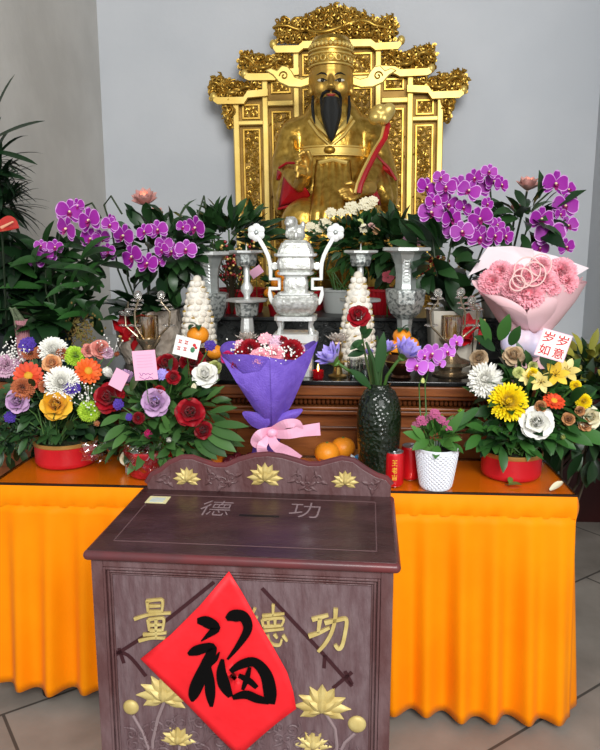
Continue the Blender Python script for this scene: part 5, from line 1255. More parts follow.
# white woven pot with kalanchoe and a small orchid
PY_ = 2.155; p = at(435.5, 486, PY_); t = empty('potted_kalanchoe', 'white woven pattern pot of pink kalanchoe with light purple orchid stems', 'potted plant', (p.x, PY_, TZ)); k = ppm(PY_); zt = at(435, 447, PY_).z-TZ
rows = []
nw_, nh_ = 96, 40
for j in range(nh_+1):
    u = j/nh_; r = (15+6.4*u**.85)*k; rows.append([((r+.0034*math.sin(q*PI/2+(PI if (j//2) % 2 else 0))*(1 if .04 < u < .95 else 0))*math.cos(2*PI*q/nw_), (r+.0034*math.sin(q*PI/2+(PI if (j//2) % 2 else 0))*(1 if .04 < u < .95 else 0))*math.sin(2*PI*q/nw_), zt*u) for q in range(nw_)])
m_ = MB().grid(rows, closed=True); m_.lathe([(21.4*k, zt), (20.5*k, zt+.002), (19.5*k, zt-.02)], 40, cap=False); m_.lathe([(15*k, 0), (.5*k, .001)], 30, cap=False)
m_.build('woven_pot', mat('white_plastic', 'E9EBF2', .45), t, ang=50); MB().lathe([(19.6*k, zt-.015), (.5*k, zt-.012)], 30, cap=False).build('soil', mat('soil', '2A1E14', .95), t)
lf = MB(); rng = random.Random(9); foliage(lf, (0, 0, zt+.03), (.055, .045, .03), 46, .05, .034, rng, up=.5, front=.1, spread=.25, curl=.3, zmin=zt+.012)
for ex, ey, L_, W_ in ((462, 412, .12, .032), (406, 432, .08, .03), (418, 446, .07, .032), (450, 446, .07, .03), (408, 420, .07, .025)):
    a = at(434+(ex-434)*.35, 440, PY_-.02); b = at(ex, ey, PY_-.05); leaf(lf, a-t.location, b-a, (0, -.8, .6), L_, W_, .3, .25, 6)
lf.build('foliage', [leafmat('kal_leaf', '2E5A24', '5A8A3E')], t)
st_ = MB()
for px, py, d in ((422, 421, 17), (416, 425, 12), (435, 414, 16), (448, 426, 18), (441, 420, 14), (429, 418, 12), (455, 420, 11)):
    q = at(px, py, PY_-.02)-t.location; flower('floret', 'kal' if d > 13 else 'dusty', q, (_fr.uniform(-.3, .3), -.6, .7), d*.5*k*.82, t); st_.tube([(q.x*.3, q.y*.3, zt), q*.9, q], .0018, 5)
for pts in ([(424, 445, 2.16), (420, 410, 2.2), (419, 385, 2.22), (424, 372, 2.2), (436, 358, 2.17)], [(430, 445, 2.16), (426, 410, 2.2), (425, 385, 2.22), (430, 365, 2.2), (452, 345, 2.17)]):
    st_.tube([at(*q)-t.location for q in pts], .0022, 6)
st_.build('stems', STEM, t)
for px, py, d in ((433, 354, 19), (417, 366, 19), (456, 342, 13), (447, 352, 15), (424, 356, 14), (427, 368, 13), (440, 363, 10)):
    q = at(px, py, 2.15)-t.location; flower('orchid', 'orchid2', q, (_fr.uniform(-.5, .5), -.8, .1), d*.5*k*1.2, t, roll=_fr.uniform(-.3, .3))
flower('rosebud', 'paleg', at(423, 378, 2.16)-t.location, (0, -.2, -1), 3.5*k, t, lab=False).name = 'orchid_bud'

# mandarins, dish, sweets
peel = mat('mandarin_peel', 'F08A14', .38, col2='F6A02A', ns=5, bump=.12, bs=220)
def mandarin(px, py, Y, d, label, rest=None, group='mandarins on the orange table', leafy=0, scale=1, name='mandarin', tilt=(0, 0)):
    c = at(px, py, Y); r = d*.5*ppm(Y)
    if rest is not None: c.z = rest+r*.86
    t = empty(name, label, 'fruit', c-Vector((0, 0, r*.86)), 0, group)
    rows = [(max(.001, r*math.cos(b_)), r*.86+r*.86*math.sin(b_)*(1-.06*(abs(math.sin(b_))**6))) for b_ in [-PI/2+PI*q/14 for q in range(15)]]
    T = Matrix.Translation((0, 0, r*.86)) @ Euler((tilt[0], tilt[1], 0)).to_matrix().to_4x4() @ Matrix.Translation((0, 0, -r*.86))
    MB().lathe(rows, 24, T=T).build('peel', peel, t)
    MB().lathe([(r*.12, r*1.66), (r*.09, r*1.74), (r*.02, r*1.76)], 8, T=T).build('stem_button', mat('stem_button', '5A6A2A', .7), t)
    if leafy:
        m_ = MB(); rg = random.Random(int(px*7+py))
        for q in range(leafy): a = rg.uniform(0, 6.28); leaf(m_, T @ Vector((0, 0, r*1.7)), (math.cos(a), math.sin(a)-.5, .5), (0, 0, 1), r*1.5, r*.62, 1.3, .2, 6)
        m_.build('leaf', DGREEN, t)
    return t
t = empty('fruit_dish', 'shallow tan dish with a turned rim between the bouquet and the green vase', 'dish', (-.005, 2.345, TZ)); k = ppm(2.3)
MB().lathe([(10*k, 0), (11*k, .004), (10*k, .010), (20*k, .022), (26*k, .040), (26*k, .044), (23.5*k, .040), (14*k, .016), (.2*k, .015)], 40).build('dish', mat('tan_dish', 'A9743E', .4, col2='8C5A2C', ns=9), t)
mandarin(327, 455, 2.325, 26, 'smooth orange mandarin in the tan dish at the foot of the pink ribbon', TZ+.016)
mandarin(343, 451, 2.375, 25, 'mandarin in thin netting just behind the smooth mandarin', TZ+.022)
t = empty('wrapped_sweet', 'blue and white wrapped sweet on the tan dish beside the green vase', 'sweet', Vector((.062, 2.29, TZ+.038)))
MB().ell((0, 0, .012), (.018, .012, .011), 12, 8).build('sweet', mat('blue_wrapper', '3A8CC0', .25, col2='E4EEF2', ns=50, ramp=(.5, .56)), t)
for s in (-1, 1): MB().lathe([(.003, 0), (.011, .012), (.009, .014)], 8, T=Matrix.Translation((s*.016, 0, .012)) @ Matrix.Rotation(s*PI/2, 4, 'Y')).build('twist', mat('wrapper_white', 'E0E4E6', .3), t)
mandarin(212, 457, 2.30, 22, 'orange mandarin between the rose leaves and the back board of the box', TZ)
dt = mat('date_red', '7E2230', .4, col2='5A1420', ns=18, bump=.5, bs=60)
for i, (px, py) in enumerate(((230, 459), (237, 456), (244, 459), (251, 456), (226, 462), (241, 462))):
    c = onz(px, py, TZ+.014); c.z = TZ
    t = empty('red_date', 'dark red date in the pile under the rose leaves behind the box', 'date', c, i*1.1, 'red dates beside the mandarin')
    MB().ell((0, 0, .014), (.019, .014, .014), 12, 8).build('skin', dt, t); MB().ell((.018, 0, .014), (.003, .003, .003), 8, 6).build('stem_end', BSTEM, t)
# fallen leaf and petal
p = onz(515, 487, TZ); t = empty('fallen_leaf', 'fallen curled green leaf on the tabletop in front of the right bowl', 'leaf', (p.x, p.y, TZ+.003))
m_ = MB(); leaf(m_, (-.02, 0, .003), (1, .1, .1), (0, 0, 1), .045, .03, .3, .35, 6, .6); leaf(m_, (-.015, .01, .006), (.2, .5, .5), (0, -1, .5), .025, .018, .3, .3, 5, .6); m_.build('blade', leafmat('fallen_green', '3E5A26', '6A7A34'), t); MB().tube([(-.02, 0, .003), (-.03, .006, .002)], .0012, 5).build('stalk', BSTEM, t)
p = onz(556, 491, TZ); t = empty('fallen_petal', 'fallen white petal on the right front edge of the tabletop', 'petal', (p.x, p.y, TZ+.001))
m_ = MB(); petal(m_, .3, 14, .05, .034, .5, .4, -.02, .002, 6); m_.build('petal', fm('cream', *COL['cream']), t)

# ================================================================== things on the brown altar
bronze = mat('bronze', '5A3A28', .25, .8, '4A2E20', 8); brass = mat('brass', 'A88A50', .3, .9); crystal = mat('crystal', 'EDE8E2', .08, 0, trans=.85, ior=1.5); glassc = sheet_glass('thin_glass', 'F2F4F2', .03, 1.8)
def bowl(px, Y, r_px, h_px, label, name='bronze_bowl', m=bronze):
    p = at(px, 380, Y); k = ppm(Y); t = empty(name, label, 'bowl', (p.x, Y, AZ), 0, 'bronze offering bowls'); h = h_px*k; r = r_px*k
    MB().lathe([(r*.55, 0), (r*.6, .004), (r*.5, h*.12), (r*.62, h*.25), (r*.97, h*.5), (r, h*.66), (r*.85, h*.85), (r*.82, h*.9), (r*.95, h), (r*.9, h), (r*.78, h*.9), (r*.1, h*.55)], 36).build('bowl', m, t)
    MB().lathe([(r*.98, h*.6), (r*1.03, h*.63), (r*.98, h*.67)], 36, cap=False).build('ring', brass, t); return t, h, p
bw_, h, p = bowl(401, 2.56, 17, 27, 'brown bronze bowl of oranges standing behind the green vase')
for i, (px, py, d, lf_) in enumerate(((394, 348, 19, 1), (409, 345, 20, 2), (402, 336, 18, 4), (398, 352, 16, 0), (414, 351, 14, 0))):
    mandarin(px, py, 2.56+.02*(i % 2)-.01, d, ('orange fruit at the left of the pile in the bronze bowl', 'orange fruit at the right of the pile in the bronze bowl', 'topmost leafy orange fruit in the bronze bowl behind the vase', 'orange fruit low at the front left of the bronze bowl', 'orange fruit low at the right rim of the bronze bowl')[i], None, 'oranges in the bronze bowl', lf_)
bw_, h, p = bowl(201, 2.55, 18, 26, 'bronze bowl of mandarins hidden behind the greeting card')
mandarin(198, 335, 2.55, 22, 'large leafy mandarin below the left white tower', None, 'leafy mandarins at the left', 3)
mandarin(214, 352, 2.53, 18, 'smaller leafy mandarin between the white card and the violet bouquet', None, 'leafy mandarins at the left', 2)
# red candle
p = at(318, 382, 2.525); t = empty('votive_candle', 'small lit red votive candle left of the brass stand', 'candle', (p.x, 2.525, AZ)); k = ppm(2.525)
MB().lathe([(5*k, 0), (5.6*k, .004), (6*k, .030), (5.4*k, .030), (5*k, .008)], 24).build('glass_cup', mat('red_glass', 'C01420', .1, trans=.5, coat=.5), t); MB().lathe([(4.9*k, .006), (4.9*k, .024), (.2*k, .025)], 20).build('wax', mat('red_wax', 'D0202A', .5, emit=.35), t)
MB().lathe([(.001, .026), (.0035, .034), (.0028, .042), (.0002, .054)], 12).build('flame', mat('flame', 'FFD070', .5, emit=9), t); MB().tube([(0, 0, .024), (0, 0, .030)], .0007, 5).build('wick', BLACK, t)
# crystal lotus lamps
def lotus_lamp(px, py, Y, label, rest):
    k = ppm(Y); p = at(px, py, Y); t = empty('crystal_lotus', label, 'candle holder', (p.x, Y, rest), 0, 'crystal lotus candle holders'); z = p.z-rest
    MB().lathe([(9*k, 0), (9.5*k, .006), (5*k, .012), (4*k, z*.3), (7*k, z*.36), (7*k, z*.44), (4*k, z*.5), (5.5*k, z*.62), (5.5*k, z*.68), (3*k, z*.75), (4*k, z*.98)], 24).build('brass_stand', brass, t)
    m_ = MB()
    for lay, (n_, el, L_) in enumerate(((6, 66, 9), (8, 42, 12), (8, 16, 13))):
        for q in range(n_): petal(m_, 2*PI*q/n_+lay*.4, el, L_*k, 7*k, .5, .4, 1.5*k, z, 5, 'pt')
    o = m_.build('crystal_petals', mat('crystal_petal', 'E8DCD2', .08, trans=.55, ior=1.45, coat=.5), t, ang=180); o.modifiers.new('t', 'SOLIDIFY').thickness = .002
    MB().ell((0, 0, z+.008), (3.5*k, 3.5*k, 4*k), 12, 8).build('tealight', mat('tealight', 'F2D8B0', .4, emit=.8), t)
lotus_lamp(338, 343, 2.56, 'crystal lotus candle holder on a brass stand right of the violet bouquet', AZ)
lotus_lamp(247, 342, 2.62, 'crystal lotus candle holder below the left silver candlestick', AZ)
# drinking glasses
for px, Y, lab in ((353, 2.54, 'small clear glass of water behind the brass stand'), (365, 2.57, 'small clear glass of water beside the white tower')):
    p = at(px, 380, Y); t = empty('water_glass', lab, 'glass', (p.x, Y, AZ), 0, 'water glasses'); k = ppm(Y)
    MB().lathe([(5*k, .0), (5.2*k, .004), (6.4*k, .07), (6.1*k, .07), (4.9*k, .006), (.1*k, .005)], 24).build('tumbler', glassc, t); MB().lathe([(5*k, .007), (5.8*k, .048), (.1*k, .048)], 20).build('water', sheet_glass('water_surface', 'DCEEEA', .02, 1.6), t)
# crystal stands with beaded arms
def crystal_stand(px, Y, knobs, cyl, base, label):
    k = ppm(Y); p = at(px, 350, Y); t = empty('crystal_stand', label, 'lamp', (p.x, Y, AZ), 0, 'crystal lamp stands'); L0 = t.location
    zb = lambda py: max(0, at(px, py, Y).z-AZ); metal = mat('pale_bronze', 'B8A890', .25, .85, '9A8A72', 12)
    MB().lathe([(17*k, 0), (18*k, .006), (17*k, zb(374)), (11*k, zb(371)), (12*k, zb(367)), (19*k, zb(364)), (19*k, zb(361)), (9*k, zb(357)), (5*k, zb(352)), (8*k, zb(346)), (12*k, zb(340)), (12*k, zb(338))], 36).build('base', metal, t, ang=50)
    MB().lathe([(10*k, zb(338)), (10.5*k, zb(336)), (10.5*k, zb(316)), (9.7*k, zb(316)), (9.7*k, zb(336))], 28, cap=False).build('glass_cylinder', sheet_glass('amber_glass', 'E6D8BE', .04, 1.6), t)
    MB().lathe([(5*k, zb(338)), (5*k, zb(321)), (.2*k, zb(320))], 20).build('candle', mat('cream_wax', 'E4D3AC', .5), t)
    for i, (kx, ky, bx) in enumerate(knobs):
        pts = [(px+bx*.35, 340), (px+bx*1.05, 326), (px+bx*1.1, 312), (px+(kx-px)*1.0, 302), (kx, ky+4)]; dy = -.03 if i == 0 else .02
        P = [at(a, b, Y+dy)-L0 for a, b in pts]; ar = MB().tube(P, .0042, 8).build('arm', metal, t)
        MB().ell(at(kx, ky, Y+dy)-L0, (4.2*k, 4.2*k, 4.4*k), 12, 8).build('crystal_ball', crystal, ar, smooth=False)
        for j, (a, b) in enumerate(((.2, 6), (.5, 14), (.85, 3), (1.15, 20))):
            q = P[2].lerp(P[4], min(1, a)) if a <= 1 else P[1]
            for s in (-1, 1): cl = MB(); leaf(cl, q, (s*1.0, -.3, .25), (0, -.5, 1), 7*k, 4*k, .3, .3, 4); o = cl.build('crystal_leaf', crystal, ar); o.modifiers.new('t', 'SOLIDIFY').thickness = .002
crystal_stand(451, 2.62, ((438, 293, -19), (461, 292, 13), (472, 300, 24)), 0, 0, 'crystal and bronze lamp stand with bead tipped arms left of the carnation bouquet')
crystal_stand(149, 2.62, ((138, 295, -13), (161, 295, 19), (128, 312, -22)), 0, 0, 'crystal and bronze lamp stand with bead tipped arms above the pink note card')
# red folded ornaments
def red_ornament(cx_, cy_, Y, label, seed, n=9, sp=12):
    k = ppm(Y); p = at(cx_, cy_, Y); t = empty('red_packet_ornament', label, 'ornament', p, 0, 'folded red paper ornaments'); rg = random.Random(seed); m_ = MB()
    for i in range(n):
        c = Vector((rg.uniform(-1, 1)*sp*k, rg.uniform(-.02, .02), rg.uniform(-1.1, 1)*sp*k)); T = frame(c, rdir(rg, 0), rdir(rg, .2)); w_ = 8*k; m_.add([(-w_, -w_*.6, 0), (w_, -w_*.6, 0), (w_, w_*.6, 0), (-w_, w_*.6, 0), (-w_*.2, 0, w_*.35), (w_*.2, 0, w_*.35)], [(0, 1, 5, 4), (1, 2, 5), (2, 3, 4, 5), (3, 0, 4)], 0, T)
    o = m_.build('folded_paper', mat('packet_red', 'D8202A', .4, island='B8121C'), t, smooth=False); o.modifiers.new('t', 'SOLIDIFY').thickness = .001
    b = MB()
    for i in range(8): b.ell((rg.uniform(-1, 1)*sp*k, -.03, rg.uniform(-1, 1)*sp*k), (1.3*k,)*3, 8, 6)
    b.build('gold_bead', GOLD_PAINT, t)
    MB().tube([(0, .01, 0), (0, .02, AZ-p.z)], .003, 6).build('pick', BSTEM, t)
red_ornament(131, 330, 2.72, 'red folded paper ornament in front of the left crackle planter', 3, 12, 13)
red_ornament(474, 330, 2.74, 'red folded paper ornament beside the right white planter', 5, 10, 12)

# ================================================================== red pots and plants on the black step
potred = mat('red_pot', 'B3101F', .4, col2='9C0C1A', ns=5); soil = mat('soil', '2A1E14', .95)
def bush(px, Y, top, label, kind, hw, pot, L_, W_, dome_c, dome_r, fl, m, ribs=0, nf=170, name='potted_plant', rest=None):
    rest = GZ if rest is None else rest
    k = ppm(Y); p = at(px, 300, Y); t = empty(name, label, 'potted plant', (p.x, Y, rest), 0, 'plants on the black step'); h = at(px, top, Y).z-rest; r = hw*k
    m_ = MB(); prf = [(r*.82, 0), (r*.86, .01), (r, h-.012), (r*1.04, h-.01), (r*1.04, h), (r*.94, h), (r*.92, h-.03), (r*.1, h-.03)]
    if ribs:
        rows = [[(rr*(1+.02*math.cos(q*PI))*math.cos(2*PI*q/72), rr*(1+.02*math.cos(q*PI))*math.sin(2*PI*q/72), z) for q in range(72)] for rr, z in prf[:4]]; m_.grid(rows, closed=True); m_.lathe(prf[3:], 40)
    else: m_.lathe(prf, 40)
    m_.build('pot', pot, t); lf = MB(); rg = random.Random(int(px*3)); c = at(dome_c[0], dome_c[1], Y); c -= t.location
    foliage(lf, c, dome_r, nf, L_, W_, rg, up=.4, front=.15, curl=.45); st_ = MB()
    for q in range(14): st_.tube([(rg.uniform(-.04, .04), rg.uniform(-.03, .03), h-.03), c*.5+Vector((rg.uniform(-.5, .5)*dome_r[0], 0, h*.3)), c+Vector((rg.uniform(-.7, .7)*dome_r[0], rg.uniform(-.5, .5)*dome_r[1], rg.uniform(-.4, .5)*dome_r[2]))], .004, 5)
    lf.build('foliage', m, t); st_.build('stems', STEM, t)
    bouquet_flowers(t, t.location, c+t.location, dome_r, fl, None, rg); return t
bush(241, 3.27, 288, 'dark leafy plant in a red pot behind the left silver candlestick', 'x', 24, potred, .11, .042, (224, 240), (.23, .13, .11), [], [leafmat('gloss_leaf', '132C16', '2F5228')], 1, 190)
bush(385, 3.27, 288, 'leafy plant in a red pot behind the right silver vase', 'x', 26, potred, .11, .045, (394, 246), (.17, .11, .10), [], [leafmat('gloss_leaf', '132C16', '2F5228')], 1, 150)
wf = [('floret', 'cream', x, y, d) for x, y, d in ((352, 207, 17), (366, 203, 16), (373, 200, 12), (324, 223, 15), (318, 229, 13), (331, 212, 12), (364, 228, 10), (404, 222, 12), (341, 212, 10))]+[('floret', 'paleg', 360, 222, 9), ('carnation', 'blush', 371, 226, 8), ('floret', 'peach', 376, 231, 8), ('floret', 'cream', 310, 226, 11)]
bush(340, 3.30, 289, 'white flowered bush in a pale grey pot right of the lion finial', 'x', 18, mat('grey_pot', 'B8BCB8', .4), .065, .03, (362, 245), (.23, .14, .12), wf, [leafmat('bush_leaf', '142E14', '2C5426')], 0, 300)
p = at(318, 306, 3.34); 
bush(300, 3.42, 290, 'low plant in a red pot standing directly behind the incense burner', 'x', 26, potred, .07, .03, (300, 276), (.12, .08, .06), [], [leafmat('gloss_leaf', '132C16', '2F5228')], 1, 40)
# kumquat bush with fruits
t = empty('kumquat_bush', 'small kumquat bush with orange fruits left of the incense burner', 'potted plant', (at(279, 300, 3.12).x, 3.12, GZ), 0, 'plants on the black step'); k = ppm(3.12)
MB().lathe([(9*k, 0), (11*k, .05), (10.5*k, .05), (.5*k, .045)], 24).build('pot', potred, t); lf = MB(); c = at(279, 288, 3.14)-t.location; foliage(lf, c, (.06, .05, .08), 50, .05, .022, random.Random(3)); MB().tube([(0, 0, .04), c], .006, 6).build('trunk', BSTEM, t); lf.build('foliage', DGREEN, t)
for px, py in ((279, 274), (284, 278), (275, 283), (284, 289), (272, 296), (277, 301), (281, 284), (268, 293)):
    MB().ell(at(px, py, 3.06)-t.location, (4.3*k,)*3, 12, 8).build('fruit', peel, t)
# berry sprays in red and gold
def berries(px, py, Y, label, hw, hh, seed):
    k = ppm(Y); p = at(px, py, Y); t = empty('berry_spray', label, 'ornament', (p.x, Y, GZ), 0, 'red and gold berry sprays'); rg = random.Random(seed); cz_ = p.z-GZ; br = MB(); rb = MB(); gb = MB()
    for q in range(42):
        e = Vector((rg.gauss(0, .45)*hw*k, rg.gauss(0, .03), cz_+rg.gauss(0, .45)*hh*k)); br.tube([(0, 0, 0), (e.x*.4, e.y, cz_*.6), e], .0015, 4)
        for j in range(3): (rb if rg.random() < .6 else gb).ell(e+Vector((rg.gauss(0, .008), rg.gauss(0, .008), rg.gauss(0, .01))), (.007,)*3, 7, 5)
    br.build('twigs', BSTEM, t); tag(rb.build('red_berries', mat('berry_red', 'A01620', .35), t), kind='stuff'); tag(gb.build('gold_berries', mat('berry_gold', 'C8A860', .4, .4), t), kind='stuff')
berries(231, 262, 3.14, 'red and gold berry spray behind the left silver candlestick', 20, 18, 4); berries(436, 270, 3.16, 'red and gold berry spray behind the right silver vase', 20, 18, 6)
t, T, w_, h_ = card('pink_tag', 'pink paper tag leaning beside the left silver candlestick', [(249, 272), (259, 264), (264, 272), (253, 279)], 3.07, pinkc, 'card'); MB().tube([(0, .004, 0), (0, .02, GZ-t.location.z)], .0015, 5).build('pick', STEM, t)
t, T, w_, h_ = card('pink_tag', 'pink paper tag among the leaves above the right silver vase', [(407, 226), (425, 233), (420, 247), (404, 239)], 3.08, pinkc, 'card'); MB().tube([(0, .004, 0), (0, .02, GZ-t.location.z)], .0015, 5).build('pick', STEM, t)
b0 = at(388, 277, 3.1); root = empty('pink_silk_flower', 'single salmon pink flower between the right tower and right silver vase', 'flower', (b0.x, 3.1, GZ)); q = b0-root.location
m_ = MB()
for i in range(5): petal(m_, i*2*PI/5, 20, 5.2*ppm(3.1)*1.2, 6*ppm(3.1), -.3, .1, .3*ppm(3.1), 0, 5)
m_.v = [Matrix.Translation(q) @ face_to((0, -1, .2)) @ v for v in m_.v]; m_.build('bloom', fm('salmon2', 'E8707C', 'DA5E6C'), root); MB().tube([(0, 0, 0), q], .003, 6).build('stem', STEM, root)

# ================================================================== orchids and floor plants
def spray(t, Y, blooms, stems, col='orchid', r_st=.004):
    st_ = MB()
    for pts in stems: st_.tube([at(*q)-t.location for q in pts], r_st, 6)
    st_.build('flower_stems', mat('orchid_stem', '33402A', .5), t)
    for px, py, d in blooms:
        q = at(px, py, Y+_fr.uniform(-.05, .04))-t.location
        fx_ = _fr.uniform(-.55, .55); flower('orchid', col, q, (fx_, -.85, _fr.uniform(-.15, .25)), d*.5*ppm(Y)*1.16, t, roll=_fr.uniform(-.45, .45))
def straps(t, base, n, L_, W_, seed, m, els=(25, 70), front=.3, name='leaves'):
    rg = random.Random(seed); lf = MB()
    for i in range(n):
        a = rg.uniform(0, 6.28); e = math.radians(rg.uniform(*els)); leaf(lf, Vector(base)+Vector((rg.uniform(-.03, .03), rg.uniform(-.03, .03), 0)), (math.cos(a)*math.cos(e), math.sin(a)*math.cos(e)-front, math.sin(e)), (0, 0, 1), L_*rg.uniform(.7, 1.2), W_*rg.uniform(.8, 1.15), rg.uniform(.4, 1.2), .18, 7, .5)
    lf.build(name, m, t)
crackle = mat('crackle_ceramic', 'C8BCAE', .35, col2='A89A8C', ns=18, bump=.4, bs=40, bkind='voronoi'); OL = leafmat('orchid_leaf', '12261A', '274A24')
# left crackle planter
Y = 2.86; p = at(151, 330, Y); t = empty('orchid_planter', 'purple orchids in a beige crackle planter at the left of the altar', 'potted plant', (p.x, Y, AZ), 0, 'orchid planters'); k = ppm(Y); h = at(151, 309, Y).z-AZ
MB().lathe([(26*k, 0), (33*k, h*.3), (34*k, h*.6), (29*k, h*.95), (30*k, h), (27*k, h), (26*k, h-.03), (.5*k, h-.03)], 40).build('planter', crackle, t)
straps(t, (-.05, 0, h-.02), 15, .2, .085, 5, OL, (15, 60)); straps(t, (.06, 0, h-.02), 12, .2, .08, 6, OL, (15, 60))
lf = MB(); foliage(lf, at(162, 254, Y)-t.location, (.19, .08, .14), 110, .11, .05, random.Random(2), front=.0); lf.build('foliage', [leafmat('gloss_leaf', '132C16', '2F5228')], t)
spray(t, Y-.15, [(124, 236, 22), (133, 257, 23), (148, 264, 21), (145, 232, 16), (158, 230, 18), (164, 244, 16), (172, 252, 18), (186, 250, 19), (196, 228, 22), (108, 254, 15), (183, 227, 12), (162, 250, 14), (111, 221, 13), (160, 262, 10)],
      [[(135, 312, Y), (118, 270, Y), (112, 230, Y), (104, 205, Y), (111, 196, Y-.03), (122, 214, Y-.05)], [(140, 312, Y), (128, 280, Y), (124, 240, Y-.04)], [(165, 312, Y), (175, 270, Y), (172, 235, Y), (160, 225, Y-.05)], [(160, 312, Y), (190, 260, Y), (198, 215, Y), (204, 196, Y), (206, 208, Y-.04)], [(150, 312, Y), (146, 270, Y-.05), (133, 258, Y-.06)]])
# right square planter
Y = 2.88; p = at(452, 330, Y); t = empty('orchid_planter', 'dense purple orchids in a cream square planter right of the statue', 'potted plant', (p.x, Y, AZ), 0, 'orchid planters'); k = ppm(Y); h = at(452, 309, Y).z-AZ
MB().lathe([(20*k, 0), (22*k, h*.5), (24*k, h), (22*k, h), (21*k, h-.03), (.5*k, h-.03)], 40, sq=8, rot=.04).build('planter', mat('cream_ceramic', 'CFC9BC', .3, col2='C2BBAC', ns=5), t, ang=30)
straps(t, (0, 0, h-.02), 14, .26, .085, 15, OL, (35, 80), .15)
spray(t, Y-.05, [(426, 188, 19), (438, 197, 19), (431, 213, 22), (433, 202, 16), (448, 205, 20), (451, 219, 20), (454, 230, 19), (462, 232, 20), (446, 187, 18), (459, 186, 19), (469, 191, 20), (478, 189, 21), (475, 178, 16), (489, 172, 14), (493, 182, 19), (501, 185, 15), (481, 219, 22), (480, 238, 22), (494, 236, 18), (505, 236, 17), (463, 208, 16), (487, 204, 12), (441, 178, 14), (471, 236, 14), (497, 225, 14)],
      [[(446, 312, Y), (436, 270, Y), (432, 230, Y), (436, 200, Y), (456, 184, Y-.02), (476, 178, Y-.03)], [(456, 312, Y), (474, 270, Y), (490, 230, Y), (491, 200, Y), (489, 175, Y-.03)], [(450, 312, Y), (448, 260, Y), (455, 225, Y-.04), (480, 215, Y-.04)]])
lf = MB(); foliage(lf, at(440, 262, Y)-t.location, (.12, .08, .12), 50, .14, .06, random.Random(12), front=.1); lf.build('foliage', [leafmat('gloss_leaf', '132C16', '2F5228')], t)
# orchid behind the carnation bouquet
Y = 3.12; p = at(545, 330, Y); t = empty('potted_orchid', 'purple orchid rising behind the pale pink carnation bouquet', 'potted plant', (p.x-.08, Y, GZ), 0, 'orchid planters'); t.location.x = min(p.x, SX1-.1)
k = ppm(Y); MB().lathe([(14*k, 0), (18*k, .12), (17*k, .12), (.5*k, .11)], 30).build('pot', mat('white_ceramic', 'D8D6D0', .3), t); straps(t, (0, 0, .11), 16, .24, .08, 25, OL, (30, 80), .1)
lf = MB(); foliage(lf, at(522, 225, Y)-t.location, (.14, .08, .13), 70, .13, .05, random.Random(13), front=.1); lf.build('foliage', [leafmat('gloss_leaf', '132C16', '2F5228')], t)
spray(t, Y-.05, [(555, 184, 23), (568, 190, 16), (565, 206, 22), (541, 219, 21), (550, 234, 25), (568, 226, 18), (566, 247, 16), (540, 248, 15), (560, 214, 12), (572, 200, 10)], [[(530, 312, Y), (520, 250, Y), (535, 205, Y), (552, 190, Y-.03)], [(532, 312, Y), (535, 260, Y), (548, 230, Y-.04), (566, 220, Y-.04)]])
# left potted orchid before the side wall
Y = 2.66; t = empty('potted_orchid', 'purple orchid with broad lily leaves in a dark teal pot near the left wall', 'potted plant', (at(52, 340, Y).x, Y, AZ), 0, 'orchid planters'); k = ppm(Y)
MB().lathe([(17*k, 0), (21*k, .17), (22*k, .18), (20*k, .18), (.5*k, .17)], 30).build('pot', mat('teal_pot', '15323A', .3), t)
spray(t, Y-.05, [(69, 212, 23), (67, 229, 23), (90, 221, 25), (91, 239, 20), (101, 238, 16), (45, 256, 22), (55, 247, 14), (33, 262, 10), (110, 225, 15), (108, 250, 13), (78, 206, 14), (41, 246, 12)], [[(60, 330, Y), (52, 280, Y), (60, 235, Y), (80, 208, Y), (92, 203, Y-.02), (101, 218, Y-.04)], [(56, 330, Y), (46, 290, Y), (46, 258, Y-.04)], [(66, 330, Y), (84, 270, Y), (92, 240, Y-.04)]])
lf = MB(); rg = random.Random(16)
for i in range(110):
    b = at(rg.uniform(36, 106), rg.uniform(252, 338), Y+.04+rg.uniform(-.14, .1)); d = Vector((rg.uniform(-.9, .9), -.5, rg.uniform(-.1, 1))); leaf(lf, b-t.location, d, (0, -.7, .7), rg.uniform(.10, .17), rg.uniform(.03, .045), rg.uniform(.3, 1), .25, 6)
lf.build('lily_leaves', [leafmat('lily_leaf', '10280F', '2C5824')], t); straps(t, (0, 0, .17), 16, .24, .08, 35, OL, (10, 60), .2)
m_ = MB(); rg = random.Random(18)
for i in range(160):
    c = at(80+rg.gauss(0, 8), 330+rg.gauss(0, 9), Y-.12); m_.ell(c-t.location, (.004, .004, .005), 6, 4)
    if i % 5 == 0: m_.tube([(.07, -.05, .17), c-t.location], .0012, 4)
tag(m_.build('seed_sprays', mat('dry_sprays', '6A6A30', .7, island='7A5A30'), t), kind='stuff')
# tall dracaena at the left wall, standing on the floor
Y = 2.80; t = empty('dracaena', 'tall dark spiky leaved plant cut by the left edge of the photo', 'potted plant', (-1.36, Y, AZ)); L0 = t.location.copy()
MB().lathe([(.07, 0), (.09, .16), (.095, .17), (.085, .17), (.02, .16)], 36).build('pot', mat('dark_pot', '1B2224', .4), t); MB().tube([(0, 0, .15), (.01, 0, .4), (-.02, 0, .62), (-.03, 0, .78)], [.026, .022, .02, .018], 10).build('trunk', BSTEM, t)
lf = MB(); rg = random.Random(19)
for cx_, cy_, n_, L_, W_ in ((-2, 182, 110, .15, .02), (4, 206, 90, .14, .018), (-6, 160, 40, .15, .02)):
    c = at(cx_, cy_, Y)
    for i in range(n_):
        d = rdir(rg, .15); leaf(lf, c+d*.02-L0, d, (0, 0, 1), L_*rg.uniform(.7, 1.2), W_, rg.uniform(.1, .7), .2, 6, .6)
